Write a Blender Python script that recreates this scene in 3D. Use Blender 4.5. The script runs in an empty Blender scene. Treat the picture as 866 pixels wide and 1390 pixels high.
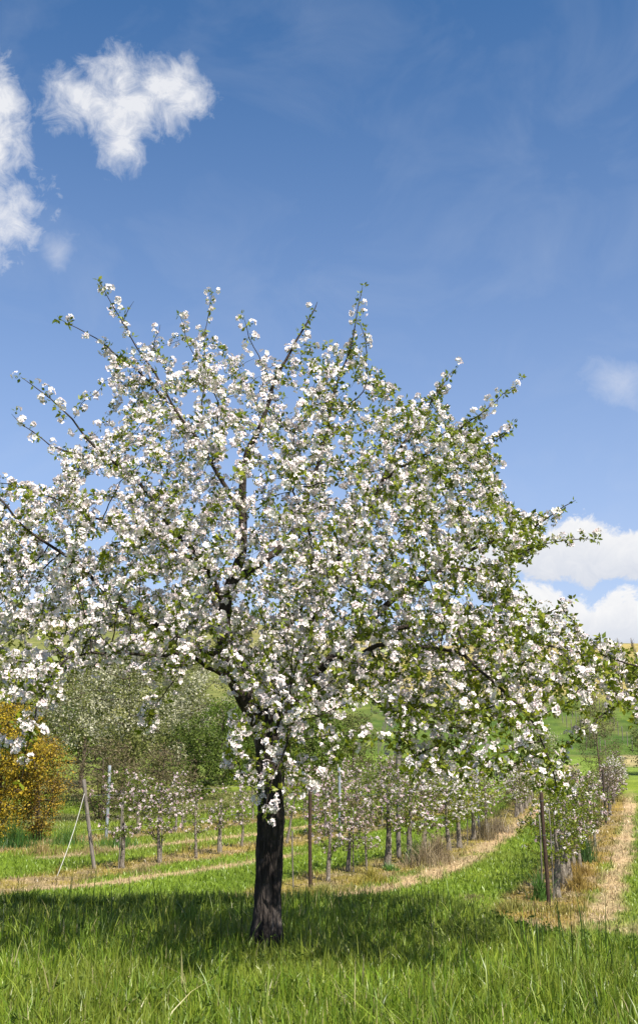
import bpy, math, random
import numpy as np
from mathutils import Vector, Matrix

random.seed(7)
RNG = np.random.default_rng(7)
scene = bpy.context.scene
COL = scene.collection
R = math.radians

# ------------------------------------------------------------------ camera
F = 1500.0            # focal length in photograph pixels
PITCH = R(13.7)
CAMZ = 1.65
CX, CY = 433.0, 650.0
cp, sp = math.cos(PITCH), math.sin(PITCH)

def ray(px, py):
    x = (px - CX) / F
    v = (CY - py) / F
    return np.array([x, cp - v * sp, sp + v * cp])

def P(px, py, Y):
    """world point seen at photo pixel (px, py) at forward distance Y"""
    d = ray(px, py)
    return np.array([0, 0, CAMZ]) + d * (Y / d[1])

# ------------------------------------------------------------------ noise / terrain
_T = np.random.default_rng(3).random((256, 256))
def vnoise(x, y, s=1.0, o=0):
    x = np.asarray(x, float) / s + 17.3 * o + 1000; y = np.asarray(y, float) / s + 9.1 * o + 1000
    xi = np.floor(x).astype(int); yi = np.floor(y).astype(int)
    fx = x - xi; fy = y - yi
    fx = fx * fx * (3 - 2 * fx); fy = fy * fy * (3 - 2 * fy)
    g = lambda a, b: _T[a & 255, b & 255]
    return (g(xi, yi) * (1 - fx) * (1 - fy) + g(xi + 1, yi) * fx * (1 - fy)
            + g(xi, yi + 1) * (1 - fx) * fy + g(xi + 1, yi + 1) * fx * fy)
def fnoise(x, y, s=1.0, o=0):
    return (vnoise(x, y, s, o) + .5 * vnoise(x, y, s / 2.1, o + 1) + .25 * vnoise(x, y, s / 4.3, o + 2)) / 1.75
def sstep(a, b, t):
    t = np.clip((np.asarray(t, float) - a) / (b - a), 0, 1)
    return t * t * (3 - 2 * t)

YR = [-300, 11.0, 12.5, 15, 18.5, 22, 60, 80, 100, 115, 160, 200, 262, 300, 420, 700, 3000]
ZR = [0.0, 0.0, -.03, -.45, -1.2, -1.6, -1.6, -.9, 0.0, 1.1, 9.1, 15.0, 25.2, 27, 27, 24, 10]
YL = [-300, 11.0, 12.5, 15, 18.5, 22, 60, 100, 130, 160, 250, 335, 450, 800, 3000]
ZL = [0.0, 0.0, -.03, -.45, -1.2, -1.6, -1.6, .6, 4, 8.6, 26, 41.5, 45, 40, 15]
def H(x, y):
    x = np.asarray(x, float); y = np.asarray(y, float)
    ang = x / np.maximum(np.abs(y), 20)
    near = (y > 5) & (y < 23)
    y = np.where(near, y + 2.6 * sstep(1.0, 3.0, x) * sstep(5, 8, y) * (1 - sstep(17, 23, y)), y)
    w = sstep(-.14, .14, ang)
    z = np.interp(y, YL, ZL) * (1 - w) + np.interp(y, YR, ZR) * w
    z = z + (fnoise(x, y, 40, 5) - .5) * np.clip((y - 90) / 60, 0, 1) * 2.5
    z = z + (fnoise(x, y, 1.6, 2) - .5) * .06 * sstep(-5, 5, y)
    return z

def ground_at(px, py):
    d = ray(px, py); o = np.array([0, 0, CAMZ])
    t0 = 4.0; t = t0
    while t < 900:
        p = o + d * t
        if p[2] < float(H(p[0], p[1])):
            a, b = t0, t
            for _ in range(20):
                m = (a + b) / 2; q = o + d * m
                if q[2] < float(H(q[0], q[1])): b = m
                else: a = m
            q = o + d * b
            return np.array([q[0], q[1], float(H(q[0], q[1]))])
        t0 = t; t += .2 if t < 60 else 1.0
    return None

def flat_at(px, py, z=-1.6):
    d = ray(px, py); t = (z - CAMZ) / d[2]
    return (d[0] * t, d[1] * t)

# rows of the orchard, as polylines on the ground
ROW_A = [flat_at(a, b) for a, b in [(744, 1228), (762, 1204), (778, 1184), (797, 1163), (820, 1120), (832, 1094)]]
ROW_B = [flat_at(a, b) for a, b in [(421, 1205), (450, 1194), (527, 1178), (560, 1170), (625, 1150), (665, 1130), (700, 1110), (722, 1093)]]
ROW_C = [flat_at(a, b) for a, b in [(120, 1186), (165, 1178), (265, 1163), (328, 1151), (395, 1144), (480, 1128), (560, 1110), (640, 1093)]]
ROW_D = [flat_at(a, b) for a, b in [(145, 1137), (187, 1132), (240, 1128), (330, 1116), (430, 1103), (520, 1091)]]
def extend(row, n=40):
    a, b = np.array(row[-2]), np.array(row[-1]); d = (b - a) / np.linalg.norm(b - a)
    return row + [tuple(b + d * n)]
ROWS = [ROW_A, ROW_B, ROW_C, ROW_D]
def row_dist(x, y, row):
    """signed distance (positive to the right) to the row line"""
    best = np.full(x.shape, 1e9); sgn = np.zeros(x.shape)
    row = extend(row, 6)
    for i, (a, b) in enumerate(zip(row[:-1], row[1:])):
        ax, ay = a; dx, dy = b[0] - a[0], b[1] - a[1]; L2 = dx * dx + dy * dy
        lo = -6.0 / math.sqrt(L2) if i == 0 else 0
        t = np.clip(((x - ax) * dx + (y - ay) * dy) / L2, lo if i == 0 else 0, 1)
        qx, qy = ax + dx * t, ay + dy * t
        d = np.hypot(x - qx, y - qy)
        s = np.sign((x - ax) * dy - (y - ay) * dx)
        m = d < best
        best = np.where(m, d, best); sgn = np.where(m, s, sgn)
    return best * sgn

STRIPS = [([(806, 1250), (823, 1228), (843, 1165), (853, 1110), (860, 1060)], .30),
          ([(420, 1225), (510, 1211), (560, 1198), (620, 1175), (660, 1151), (700, 1122), (735, 1095)], .36),
          ([(-80, 1214), (0, 1211), (130, 1201), (200, 1192), (290, 1180), (345, 1170), (400, 1160)], .34),
          ([(60, 1165), (240, 1144), (340, 1134), (430, 1121), (560, 1100)], .34)]
STRIPS = [([flat_at(a, b) for a, b in pts], w) for pts, w in STRIPS]
def line_dist(x, y, row):
    best = np.full(x.shape, 1e9)
    for a, b in zip(row[:-1], row[1:]):
        dx, dy = b[0] - a[0], b[1] - a[1]
        t = np.clip(((x - a[0]) * dx + (y - a[1]) * dy) / (dx * dx + dy * dy), 0, 1)
        best = np.minimum(best, np.hypot(x - a[0] - dx * t, y - a[1] - dy * t))
    return best
def mix(a, b, t):
    return a * (1 - t[:, None]) + b * t[:, None]
def gcolor(x, y):
    """the ground's own colour, and a dryness value, at world points"""
    x = np.asarray(x, float).ravel(); y = np.asarray(y, float).ravel()
    n = x.size
    c = np.tile([.150, .215, .020], (n, 1))
    n1 = fnoise(x, y, 3.0, 1); n2 = fnoise(x, y, .9, 7); n3 = fnoise(x, y, 12, 9)
    c = c * (.75 + .5 * n1)[:, None]
    c = mix(c, np.array([.20, .235, .035]), sstep(.45, .7, n3) * .6)
    dry = np.zeros(n)
    inorch = sstep(16.5, 18.5, y) * (1 - sstep(62, 80, y))
    for k, row in enumerate(ROWS):
        d = row_dist(x, y, row) + (n2 - .5) * .5 + (n1 - .5) * .5
        wl = 1.4 if k != 0 else 1.2; wr = 1.2 if k != 0 else 1.0
        m = (1 - sstep(.6 * wl, wl, -d)) * (1 - sstep(.6 * wr, wr, d)) * inorch
        t = m * sstep(.2, .45, n2 + .15)
        yel = np.array([.27, .20, .055]) if k != 0 else np.array([.27, .175, .05])
        c = mix(c, yel, t * .85)
        c = mix(c, np.array([.25, .19, .11]), m * sstep(.5, .62, fnoise(x, y, .6, 21)) * .8)
        dry = np.maximum(dry, t)
        d2 = line_dist(x, y, STRIPS[k][0]) + (n2 - .5) * .5 + (n1 - .5) * .3; hw = STRIPS[k][1]
        s = (1 - sstep(.55 * hw, 1.5 * hw, d2)) * inorch
        s = s * sstep(.26, .42, fnoise(x, y, 1.1, 12) + .1)
        c = mix(c, np.array([.42, .31, .18]), s * .95)
        dry = np.maximum(dry, s * 1.5)
    # ragged straw left at the head of the rows
    hd = sstep(17.5, 18.5, y) * (1 - sstep(21, 23.5, y)) * sstep(.52, .62, fnoise(x, y, 1.8, 31))
    c = mix(c, np.array([.40, .31, .17]), hd * .75); dry = np.maximum(dry, hd)
    # dry edge strip beyond the fourth row, rough ground on that side
    rough = sstep(4.0, 5.5, -row_dist(x, y, ROW_D)) * sstep(30, 36, y) * (1 - sstep(105, 130, y)) * (1 - sstep(.0, .1, x / np.maximum(y, 20) - (-.03)))
    c = mix(c, np.array([.17, .15, .07]), rough * sstep(.35, .6, n1) * .8)
    # the slopes behind
    ang = x / np.maximum(y, 20)
    road = (1 - sstep(2.5, 5, np.abs(y - 100)))
    right = sstep(-.04, .05, ang)
    c = mix(c, np.array([.16, .235, .045]), sstep(80, 90, y) * (1 - sstep(104, 112, y)) * .7)
    t2 = sstep(150, 166, y + (n3 - .5) * 18) * right
    sl = sstep(106, 112, y) * right * (1 - t2)
    c = mix(c, np.array([.080, .130, .024]), sl * .9)
    c = mix(c, np.array([.15, .16, .05]), sl * sstep(.5, .7, fnoise(x, y, 7, 44)) * .6)
    c = mix(c, np.array([.05, .095, .02]), sl * sstep(.52, .66, fnoise(x, y, 3.2, 47)) * .7)
    c = mix(c, np.array([.33, .26, .11]), t2 * .85)
    left = (1 - right) * sstep(100, 130, y)
    c = mix(c, np.array([.17, .17, .065]), left * .8)
    c = mix(c, np.array([.25, .21, .09]), left * sstep(.45, .65, fnoise(x, y, 30, 4)) * .6)
    # two wheel tracks beyond the rows
    for (tx, ty), (ux, uy) in [(flat_at(745, 1080), P(772, 1038, 100)[:2]), (flat_at(857, 1062), P(858, 1036, 100)[:2])]:
        L2 = (ux - tx) ** 2 + (uy - ty) ** 2
        t = np.clip(((x - tx) * (ux - tx) + (y - ty) * (uy - ty)) / L2, 0, 1)
        dd = np.hypot(x - tx - (ux - tx) * t, y - ty - (uy - ty) * t) + (n2 - .5) * .6
        s = (1 - sstep(.5, 1.2, dd))
        c = mix(c, np.array([.40, .31, .17]), s * .8)
    return c, np.clip(dry, 0, 1.5)

# ------------------------------------------------------------------ mesh helpers
def np_mesh(name, verts, loops, counts, mats, smooth=False, color=None, cname='tint'):
    """verts (N,3), loops flat indices, counts per face"""
    me = bpy.data.meshes.new(name)
    verts = np.asarray(verts, np.float32); loops = np.asarray(loops, np.int32); counts = np.asarray(counts, np.int32)
    me.vertices.add(len(verts)); me.vertices.foreach_set('co', verts.ravel())
    me.loops.add(len(loops)); me.loops.foreach_set('vertex_index', loops)
    me.polygons.add(len(counts))
    st = np.zeros(len(counts), np.int32); st[1:] = np.cumsum(counts)[:-1]
    me.polygons.foreach_set('loop_start', st)
    me.polygons.foreach_set('loop_total', counts)
    if smooth:
        me.polygons.foreach_set('use_smooth', np.ones(len(counts), bool))
    me.update(calc_edges=True)
    if color is not None:
        a = me.color_attributes.new(cname, 'FLOAT_COLOR', 'POINT')
        cc = np.ones((len(verts), 4), np.float32); cc[:, :3] = color
        a.data.foreach_set('color', cc.ravel())
    for m in (mats if isinstance(mats, (list, tuple)) else [mats]): me.materials.append(m)
    return me

def link(name, me, parent=None, loc=(0, 0, 0)):
    o = bpy.data.objects.new(name, me); COL.objects.link(o); o.location = loc
    if parent: o.parent = parent
    return o
def empty(name, loc, rz=0):
    o = bpy.data.objects.new(name, None); COL.objects.link(o)
    o.location = loc; o.rotation_euler = (0, 0, rz); o.empty_display_size = .2
    return o
def tag(o, label=None, cat=None, group=None, kind=None):
    if label: o['label'] = label
    if cat: o['category'] = cat
    if group: o['group'] = group
    if kind: o['kind'] = kind
    return o
def dup(root, loc, rz=0, scale=(1, 1, 1), label=None, group=None, tilt=(0, 0)):
    r = root.copy(); COL.objects.link(r)
    r.location = loc; r.rotation_euler = (tilt[0], tilt[1], rz); r.scale = scale
    if label: r['label'] = label
    if group: r['group'] = group
    for ch in list(root.children):
        c = ch.copy(); COL.objects.link(c); c.parent = r
        for g in list(ch.children):
            d = g.copy(); COL.objects.link(d); d.parent = c
    return r

class Acc:
    def __init__(s): s.v = []; s.l = []; s.c = []; s.n = 0; s.col = []
    def add(s, v, faces):
        s.v.append(np.asarray(v, float))
        for f in faces:
            s.l.extend([i + s.n for i in f]); s.c.append(len(f))
        s.n += len(v)
    def mesh(s, name, mats, smooth=True):
        return np_mesh(name, np.concatenate(s.v), s.l, s.c, mats, smooth)

def tube(acc, pts, rad, sides=6, cap=True, wob=None):
    pts = np.asarray(pts, float); n = len(pts)
    T = np.gradient(pts, axis=0); T /= np.maximum(np.linalg.norm(T, axis=1), 1e-9)[:, None]
    u = np.cross(T[0], [0, 0, 1.0]);
    if np.linalg.norm(u) < .2: u = np.cross(T[0], [0, 1.0, 0])
    u /= np.linalg.norm(u)
    ang = np.arange(sides) * 2 * math.pi / sides
    ca, sa = np.cos(ang)[:, None], np.sin(ang)[:, None]
    V = []
    for i in range(n):
        u = u - T[i] * np.dot(u, T[i]); u /= max(np.linalg.norm(u), 1e-9)
        w = np.cross(T[i], u)
        r = rad[i] if wob is None else (rad[i] * wob(i, ang))[:, None]
        V.append(pts[i] + (ca * u + sa * w) * r)
    V = np.concatenate(V)
    F_ = []
    for i in range(n - 1):
        a = i * sides; b = a + sides
        for k in range(sides):
            k2 = (k + 1) % sides
            F_.append((a + k, a + k2, b + k2, b + k))
    if cap:
        F_.append(tuple(range((n - 1) * sides, n * sides)))
        F_.append(tuple(reversed(range(sides))))
    acc.add(V, F_)

def rot_to(dirs, rng):
    """(N,3) unit dirs -> (N,3,3) frames with third column = dir, random spin"""
    n = len(dirs)
    d = dirs / np.maximum(np.linalg.norm(dirs, axis=1), 1e-9)[:, None]
    a = rng.normal(size=(n, 3))
    u = a - d * np.sum(a * d, 1)[:, None]; u /= np.linalg.norm(u, axis=1)[:, None]
    w = np.cross(d, u)
    return np.stack([u, w, d], axis=2)

def scatter_mesh(name, templates, pos, dirs, scl, mats, rng, color=None, smooth=False):
    """one mesh out of many leaf- or blossom-sized pieces (templates = list of (verts, loops, counts))"""
    n = len(pos); which = rng.integers(0, len(templates), n)
    Vs, Ls, Cs, Co = [], [], [], []; off = 0
    Rm = rot_to(np.asarray(dirs, float), rng); scl = np.asarray(scl, float)
    for k, (tv, tl, tc) in enumerate(templates):
        idx = np.where(which == k)[0]
        if len(idx) == 0: continue
        v = np.einsum('nij,vj->nvi', Rm[idx], tv) * scl[idx][:, None, None] + np.asarray(pos)[idx][:, None, :]
        m = len(idx); nv = len(tv)
        Vs.append(v.reshape(-1, 3))
        Ls.append((np.asarray(tl)[None, :] + (np.arange(m) * nv)[:, None] + off).ravel())
        Cs.append(np.tile(tc, m)); off += m * nv
        if color is not None: Co.append(np.repeat(color[idx], nv, axis=0))
    return np_mesh(name, np.concatenate(Vs), np.concatenate(Ls), np.concatenate(Cs), mats, smooth,
                   np.concatenate(Co) if color is not None else None)

# ------------------------------------------------------------------ materials
def mat_new(name):
    m = bpy.data.materials.new(name); m.use_nodes = True
    nt = m.node_tree; nt.nodes.clear()
    return m, nt, nt.nodes, nt.links
def N(nt, t, **kw):
    n = nt.nodes.new(t)
    for k, v in kw.items(): setattr(n, k, v)
    return n
def ramp(nt, stops, fac):
    r = N(nt, 'ShaderNodeValToRGB'); cr = r.color_ramp
    while len(cr.elements) < len(stops): cr.elements.new(.5)
    for e, (p, c) in zip(cr.elements, stops): e.position = p; e.color = (*c, 1)
    nt.links.new(fac, r.inputs[0]); return r.outputs[0]

def leaf_mat(name, cols, trans=.35, back=None, rough=.6, spec=.25, tcol=None):
    m, nt, n, l = mat_new(name)
    g = N(nt, 'ShaderNodeNewGeometry')
    k = len(cols)
    c = ramp(nt, [(i / (k - 1), cc) for i, cc in enumerate(cols)], g.outputs['Random Per Island'])
    if back:
        mx = N(nt, 'ShaderNodeMix', data_type='RGBA'); l.new(g.outputs['Backfacing'], mx.inputs['Factor'])
        l.new(c, mx.inputs['A']); mx.inputs['B'].default_value = (*back, 1); c = mx.outputs['Result']
    pr = N(nt, 'ShaderNodeBsdfPrincipled'); l.new(c, pr.inputs['Base Color'])
    pr.inputs['Roughness'].default_value = rough; pr.inputs['Specular IOR Level'].default_value = spec
    tr = N(nt, 'ShaderNodeBsdfTranslucent')
    if tcol:
        mm = N(nt, 'ShaderNodeMix', data_type='RGBA', blend_type='MULTIPLY'); mm.inputs['Factor'].default_value = 1
        l.new(c, mm.inputs['A']); mm.inputs['B'].default_value = (*tcol, 1); l.new(mm.outputs['Result'], tr.inputs[0])
    else: l.new(c, tr.inputs[0])
    ms = N(nt, 'ShaderNodeMixShader'); ms.inputs[0].default_value = trans
    l.new(pr.outputs[0], ms.inputs[1]); l.new(tr.outputs[0], ms.inputs[2])
    o = N(nt, 'ShaderNodeOutputMaterial'); l.new(ms.outputs[0], o.inputs[0])
    return m

def tint_mat(name, trans=.3, rough=.55, var=.35, spec=.3):
    """blades coloured by their own per-plant tint"""
    m, nt, n, l = mat_new(name)
    a = N(nt, 'ShaderNodeAttribute', attribute_name='tint')
    pr = N(nt, 'ShaderNodeBsdfPrincipled'); l.new(a.outputs['Color'], pr.inputs['Base Color'])
    pr.inputs['Roughness'].default_value = rough; pr.inputs['Specular IOR Level'].default_value = spec
    tr = N(nt, 'ShaderNodeBsdfTranslucent'); l.new(a.outputs['Color'], tr.inputs[0])
    ms = N(nt, 'ShaderNodeMixShader'); ms.inputs[0].default_value = trans
    l.new(pr.outputs[0], ms.inputs[1]); l.new(tr.outputs[0], ms.inputs[2])
    o = N(nt, 'ShaderNodeOutputMaterial'); l.new(ms.outputs[0], o.inputs[0])
    return m

def bark_mat(name, dark, light, scale=18, zs=.25, patch=None, bump=.6):
    m, nt, n, l = mat_new(name)
    tc = N(nt, 'ShaderNodeTexCoord'); mp = N(nt, 'ShaderNodeMapping'); mp.inputs['Scale'].default_value = (1, 1, zs)
    l.new(tc.outputs['Object'], mp.inputs[0])
    no = N(nt, 'ShaderNodeTexNoise'); no.inputs['Scale'].default_value = scale; no.inputs['Detail'].default_value = 6; no.inputs['Roughness'].default_value = .65
    l.new(mp.outputs[0], no.inputs['Vector'])
    vo = N(nt, 'ShaderNodeTexVoronoi', feature='DISTANCE_TO_EDGE'); vo.inputs['Scale'].default_value = scale * 1.6
    l.new(mp.outputs[0], vo.inputs['Vector'])
    c = ramp(nt, [(.35, dark), (.7, light)], no.outputs[0])
    if patch:
        n2 = N(nt, 'ShaderNodeTexNoise'); n2.inputs['Scale'].default_value = scale * .5; n2.inputs['Detail'].default_value = 4
        l.new(mp.outputs[0], n2.inputs['Vector'])
        f = ramp(nt, [(.6, (0, 0, 0)), (.72, (1, 1, 1))], n2.outputs[0])
        mx = N(nt, 'ShaderNodeMix', data_type='RGBA'); l.new(f, mx.inputs['Factor']); l.new(c, mx.inputs['A'])
        mx.inputs['B'].default_value = (*patch, 1); c = mx.outputs['Result']
    pr = N(nt, 'ShaderNodeBsdfPrincipled'); l.new(c, pr.inputs['Base Color']); pr.inputs['Roughness'].default_value = .9
    pr.inputs['Specular IOR Level'].default_value = .15
    ad = N(nt, 'ShaderNodeMath', operation='MULTIPLY'); l.new(no.outputs[0], ad.inputs[0]); ad.inputs[1].default_value = 1
    mm = N(nt, 'ShaderNodeMath', operation='MINIMUM'); l.new(vo.outputs['Distance'], mm.inputs[0]); mm.inputs[1].default_value = .25
    a2 = N(nt, 'ShaderNodeMath', operation='MULTIPLY_ADD'); l.new(mm.outputs[0], a2.inputs[0]); a2.inputs[1].default_value = 2.5; l.new(ad.outputs[0], a2.inputs[2])
    b = N(nt, 'ShaderNodeBump'); b.inputs['Strength'].default_value = bump; b.inputs['Distance'].default_value = .035
    l.new(a2.outputs[0], b.inputs['Height']); l.new(b.outputs[0], pr.inputs['Normal'])
    o = N(nt, 'ShaderNodeOutputMaterial'); l.new(pr.outputs[0], o.inputs[0])
    return m

M = {}
M['petal'] = leaf_mat('petal_white', [(.80, .71, .69), (.84, .79, .75), (.82, .77, .71), (.76, .55, .57)], .14, back=(.86, .76, .78), rough=.7, spec=.2)
M['petal_pink'] = leaf_mat('petal_pink', [(.74, .62, .62), (.76, .71, .70), (.70, .50, .53), (.78, .75, .73)], .2, back=(.78, .52, .58), rough=.7, spec=.2)
M['petal_cream'] = leaf_mat('petal_cream', [(.42, .41, .26), (.52, .50, .36), (.36, .36, .20), (.58, .56, .45)], .3, rough=.7, spec=.2)
M['leaf'] = leaf_mat('leaf_apple', [(.080, .125, .009), (.155, .205, .012), (.21, .255, .014), (.27, .28, .024)], .33, rough=.45, spec=.4)
M['leaf_young'] = leaf_mat('leaf_young', [(.08, .13, .02), (.15, .21, .03), (.20, .20, .045), (.12, .19, .025)], .38, rough=.5)
M['leaf_green'] = leaf_mat('leaf_green', [(.060, .105, .013), (.105, .165, .018), (.15, .21, .03)], .35)
M['leaf_dark'] = leaf_mat('leaf_dark', [(.05, .080, .014), (.085, .125, .018), (.13, .17, .03)], .3)
M['leaf_olive'] = leaf_mat('leaf_olive', [(.09, .11, .03), (.15, .17, .04), (.20, .21, .06)], .35)
M['leaf_gold'] = leaf_mat('leaf_gold', [(.42, .28, .015), (.54, .40, .03), (.32, .22, .03), (.17, .18, .03)], .35)
M['leaf_amber'] = leaf_mat('leaf_amber', [(.34, .22, .03), (.44, .30, .03), (.24, .16, .04), (.16, .17, .035)], .35)
M['leaf_brown'] = leaf_mat('leaf_brown', [(.11, .08, .04), (.15, .12, .06), (.09, .10, .03), (.20, .16, .09)], .2)
M['bark'] = bark_mat('bark_dark', (.014, .011, .010), (.085, .070, .060), 15, .22, patch=(.20, .175, .155), bump=1.0)
M['bark_branch'] = bark_mat('bark_branch', (.022, .017, .014), (.075, .058, .046), 30, .5, bump=.5)
M['bark_pale'] = bark_mat('bark_pale', (.11, .09, .068), (.30, .26, .21), 30, .35, patch=(.42, .38, .32), bump=.5)
M['bark_brown'] = bark_mat('bark_brown', (.06, .045, .032), (.17, .13, .10), 30, .5, bump=.5)
M['wood_grey'] = bark_mat('wood_grey', (.10, .085, .07), (.26, .23, .20), 25, .08, bump=.4)
M['wood_dark'] = bark_mat('wood_dark', (.03, .022, .018), (.09, .068, .055), 25, .08, bump=.4)
M['rust'] = bark_mat('rusty_metal', (.030, .020, .015), (.085, .055, .040), 40, .5, bump=.2)
M['galv'] = bark_mat('weathered_metal', (.16, .18, .20), (.30, .33, .36), 20, .5, bump=.1)
M['rope'] = bark_mat('pale_rope', (.40, .39, .35), (.60, .58, .54), 60, .5, bump=.3)
M['blade'] = tint_mat('grass_blade', .25, .42, spec=.45)
M['straw'] = tint_mat('dry_straw', .15, .8, spec=.1)

def ground_mat():
    m, nt, n, l = mat_new('meadow_ground')
    a = N(nt, 'ShaderNodeAttribute', attribute_name='tint')
    tc = N(nt, 'ShaderNodeTexCoord')
    n1 = N(nt, 'ShaderNodeTexNoise'); n1.inputs['Scale'].default_value = 9; n1.inputs['Detail'].default_value = 8; n1.inputs['Roughness'].default_value = .7
    n2 = N(nt, 'ShaderNodeTexNoise'); n2.inputs['Scale'].default_value = .35; n2.inputs['Detail'].default_value = 8; n2.inputs['Roughness'].default_value = .7
    l.new(tc.outputs['Object'], n1.inputs['Vector']); l.new(tc.outputs['Object'], n2.inputs['Vector'])
    r1 = ramp(nt, [(.3, (.55, .55, .55)), (.7, (1.35, 1.35, 1.3))], n1.outputs[0])
    r2 = ramp(nt, [(.35, (.58, .66, .55)), (.65, (1.3, 1.2, 1.2))], n2.outputs[0])
    m1 = N(nt, 'ShaderNodeMix', data_type='RGBA', blend_type='MULTIPLY'); m1.inputs['Factor'].default_value = 1
    l.new(a.outputs['Color'], m1.inputs['A']); l.new(r1, m1.inputs['B'])
    m2 = N(nt, 'ShaderNodeMix', data_type='RGBA', blend_type='MULTIPLY'); m2.inputs['Factor'].default_value = 1
    l.new(m1.outputs['Result'], m2.inputs['A']); l.new(r2, m2.inputs['B'])
    pr = N(nt, 'ShaderNodeBsdfPrincipled'); l.new(m2.outputs['Result'], pr.inputs['Base Color'])
    pr.inputs['Roughness'].default_value = .95; pr.inputs['Specular IOR Level'].default_value = .1
    b = N(nt, 'ShaderNodeBump'); b.inputs['Strength'].default_value = .6; b.inputs['Distance'].default_value = .05
    l.new(n1.outputs[0], b.inputs['Height']); l.new(b.outputs[0], pr.inputs['Normal'])
    o = N(nt, 'ShaderNodeOutputMaterial'); l.new(pr.outputs[0], o.inputs[0])
    return m
M['ground'] = ground_mat()

# ------------------------------------------------------------------ ground sheet
def axis(dense_lo, dense_hi, step, far_lo, far_hi, g=1.12):
    a = list(np.arange(dense_lo, dense_hi, step))
    s = step; x = a[-1]
    while x < far_hi: s *= g; x += s; a.append(min(x, far_hi))
    s = step; x = dense_lo; b = []
    while x > far_lo: s *= g; x -= s; b.append(max(x, far_lo))
    return np.array(b[::-1] + a)
xs = axis(-22, 26, .28, -2600, 2600, 1.07); ys = axis(8, 72, .28, -600, 3000, 1.035)
gx, gy = np.meshgrid(xs, ys)
gz = H(gx, gy)
gc, _ = gcolor(gx, gy)
nx, ny = len(xs), len(ys)
ii = (np.arange(ny - 1)[:, None] * nx + np.arange(nx - 1)[None, :]).ravel()
quads = np.stack([ii, ii + 1, ii + nx + 1, ii + nx], 1)
me = np_mesh('ground', np.stack([gx.ravel(), gy.ravel(), gz.ravel()], 1), quads.ravel(), np.full(len(quads), 4), M['ground'], True, gc)
tag(link('ground', me), kind='structure')

# ------------------------------------------------------------------ grass
def grass(name, x, y, h, w, col, rng, segs=3, lean=.35, mat='blade', zoff=0.0):
    n = len(x); z = H(x, y) + zoff
    az = rng.random(n) * 2 * math.pi; fa = rng.random(n) * 2 * math.pi
    le = np.abs(rng.normal(0, lean, n))
    ldx, ldy = np.cos(az) * le, np.sin(az) * le
    wx, wy = np.cos(fa) * w, np.sin(fa) * w
    V = np.zeros((n, 2 * segs + 1, 3))
    for k in range(segs):
        t = k / segs; ww = (1 - t ** 1.6) * .5
        cx = x + ldx * h * t ** 1.8; cy = y + ldy * h * t ** 1.8; cz = z + h * t * (1 - .25 * le * t)
        V[:, 2 * k] = np.stack([cx - wx * ww, cy - wy * ww, cz], 1)
        V[:, 2 * k + 1] = np.stack([cx + wx * ww, cy + wy * ww, cz], 1)
    V[:, -1] = np.stack([x + ldx * h, y + ldy * h, z + h * (1 - .25 * le)], 1)
    nv = 2 * segs + 1
    tl, tc = [], []
    for k in range(segs - 1): tl += [2 * k, 2 * k + 1, 2 * k + 3, 2 * k + 2]; tc.append(4)
    tl += [2 * segs - 2, 2 * segs - 1, 2 * segs]; tc.append(3)
    L = (np.array(tl)[None] + (np.arange(n) * nv)[:, None]).ravel()
    me = np_mesh(name, V.reshape(-1, 3), L, np.tile(tc, n), M[mat], False, np.repeat(col, nv, axis=0))
    return me

rg = np.random.default_rng(21)
def near_grass():
    n = 135000
    y = 5.6 + (13.6 - 5.6) * rg.random(n) ** .9
    x = (rg.random(n) - .5) * 2 * (y * .36 + 1.6)
    cl = fnoise(x, y, .9, 3); cl2 = fnoise(x, y, .28, 8)
    keep = rg.random(n) < .35 + .9 * cl2
    x, y, cl, cl2 = x[keep], y[keep], cl[keep], cl2[keep]; n = len(x)
    h = (.06 + .145 * rg.random(n)) * (.35 + 1.3 * cl) * (.6 + .8 * cl2)
    tall = rg.random(n) < .05
    h = np.where(tall, h * 1.9, h) * (1 - .5 * sstep(1.2, 2.6, x) * sstep(8.3, 9.3, y))
    w = .006 + .007 * rg.random(n) + .010 * (rg.random(n) < .06)
    c = np.array([.115, .195, .014]) * (.45 + 1.0 * rg.random(n))[:, None]
    c = mix(c, np.array([.28, .33, .04]), (rg.random(n) ** 2) * .9)
    c = c * (.72 + .6 * fnoise(x, y, 1.3, 33))[:, None]
    c = mix(c, np.array([.19, .22, .03]), sstep(.5, .7, fnoise(x, y, .7, 35)) * .6)
    c = mix(c, np.array([.42, .36, .18]), (rg.random(n) < .04) * .8)
    me = grass('tall_grass', x, y, h, w, c, rg, 3, .5)
    tag(link('tall_grass', me), 'tall lush green grass of the meadow around the big tree', 'grass', kind='stuff')
near_grass()
def stalks():
    n = 420
    y = 10.2 + 2.2 * rg.random(n); x = (rg.random(n) * 2 - 1) * 4.6
    k = rg.random(n) < sstep(.45, .7, fnoise(x, y, .8, 40)) * 1.0 + .12
    x, y = x[k], y[k]; y = np.where(x > 1.5, y - 1.8, y); n = len(x)
    c = np.array([.05, .09, .014]) * (.6 + .8 * rg.random(n))[:, None]
    me = grass('grass_stalks', x, y, .38 + .22 * rg.random(n), .008 + .006 * rg.random(n), c, rg, 4, .15)
    tag(link('grass_stalks', me), 'darker taller grass stalks standing along the meadow edge', 'grass', kind='stuff')
stalks()

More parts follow.
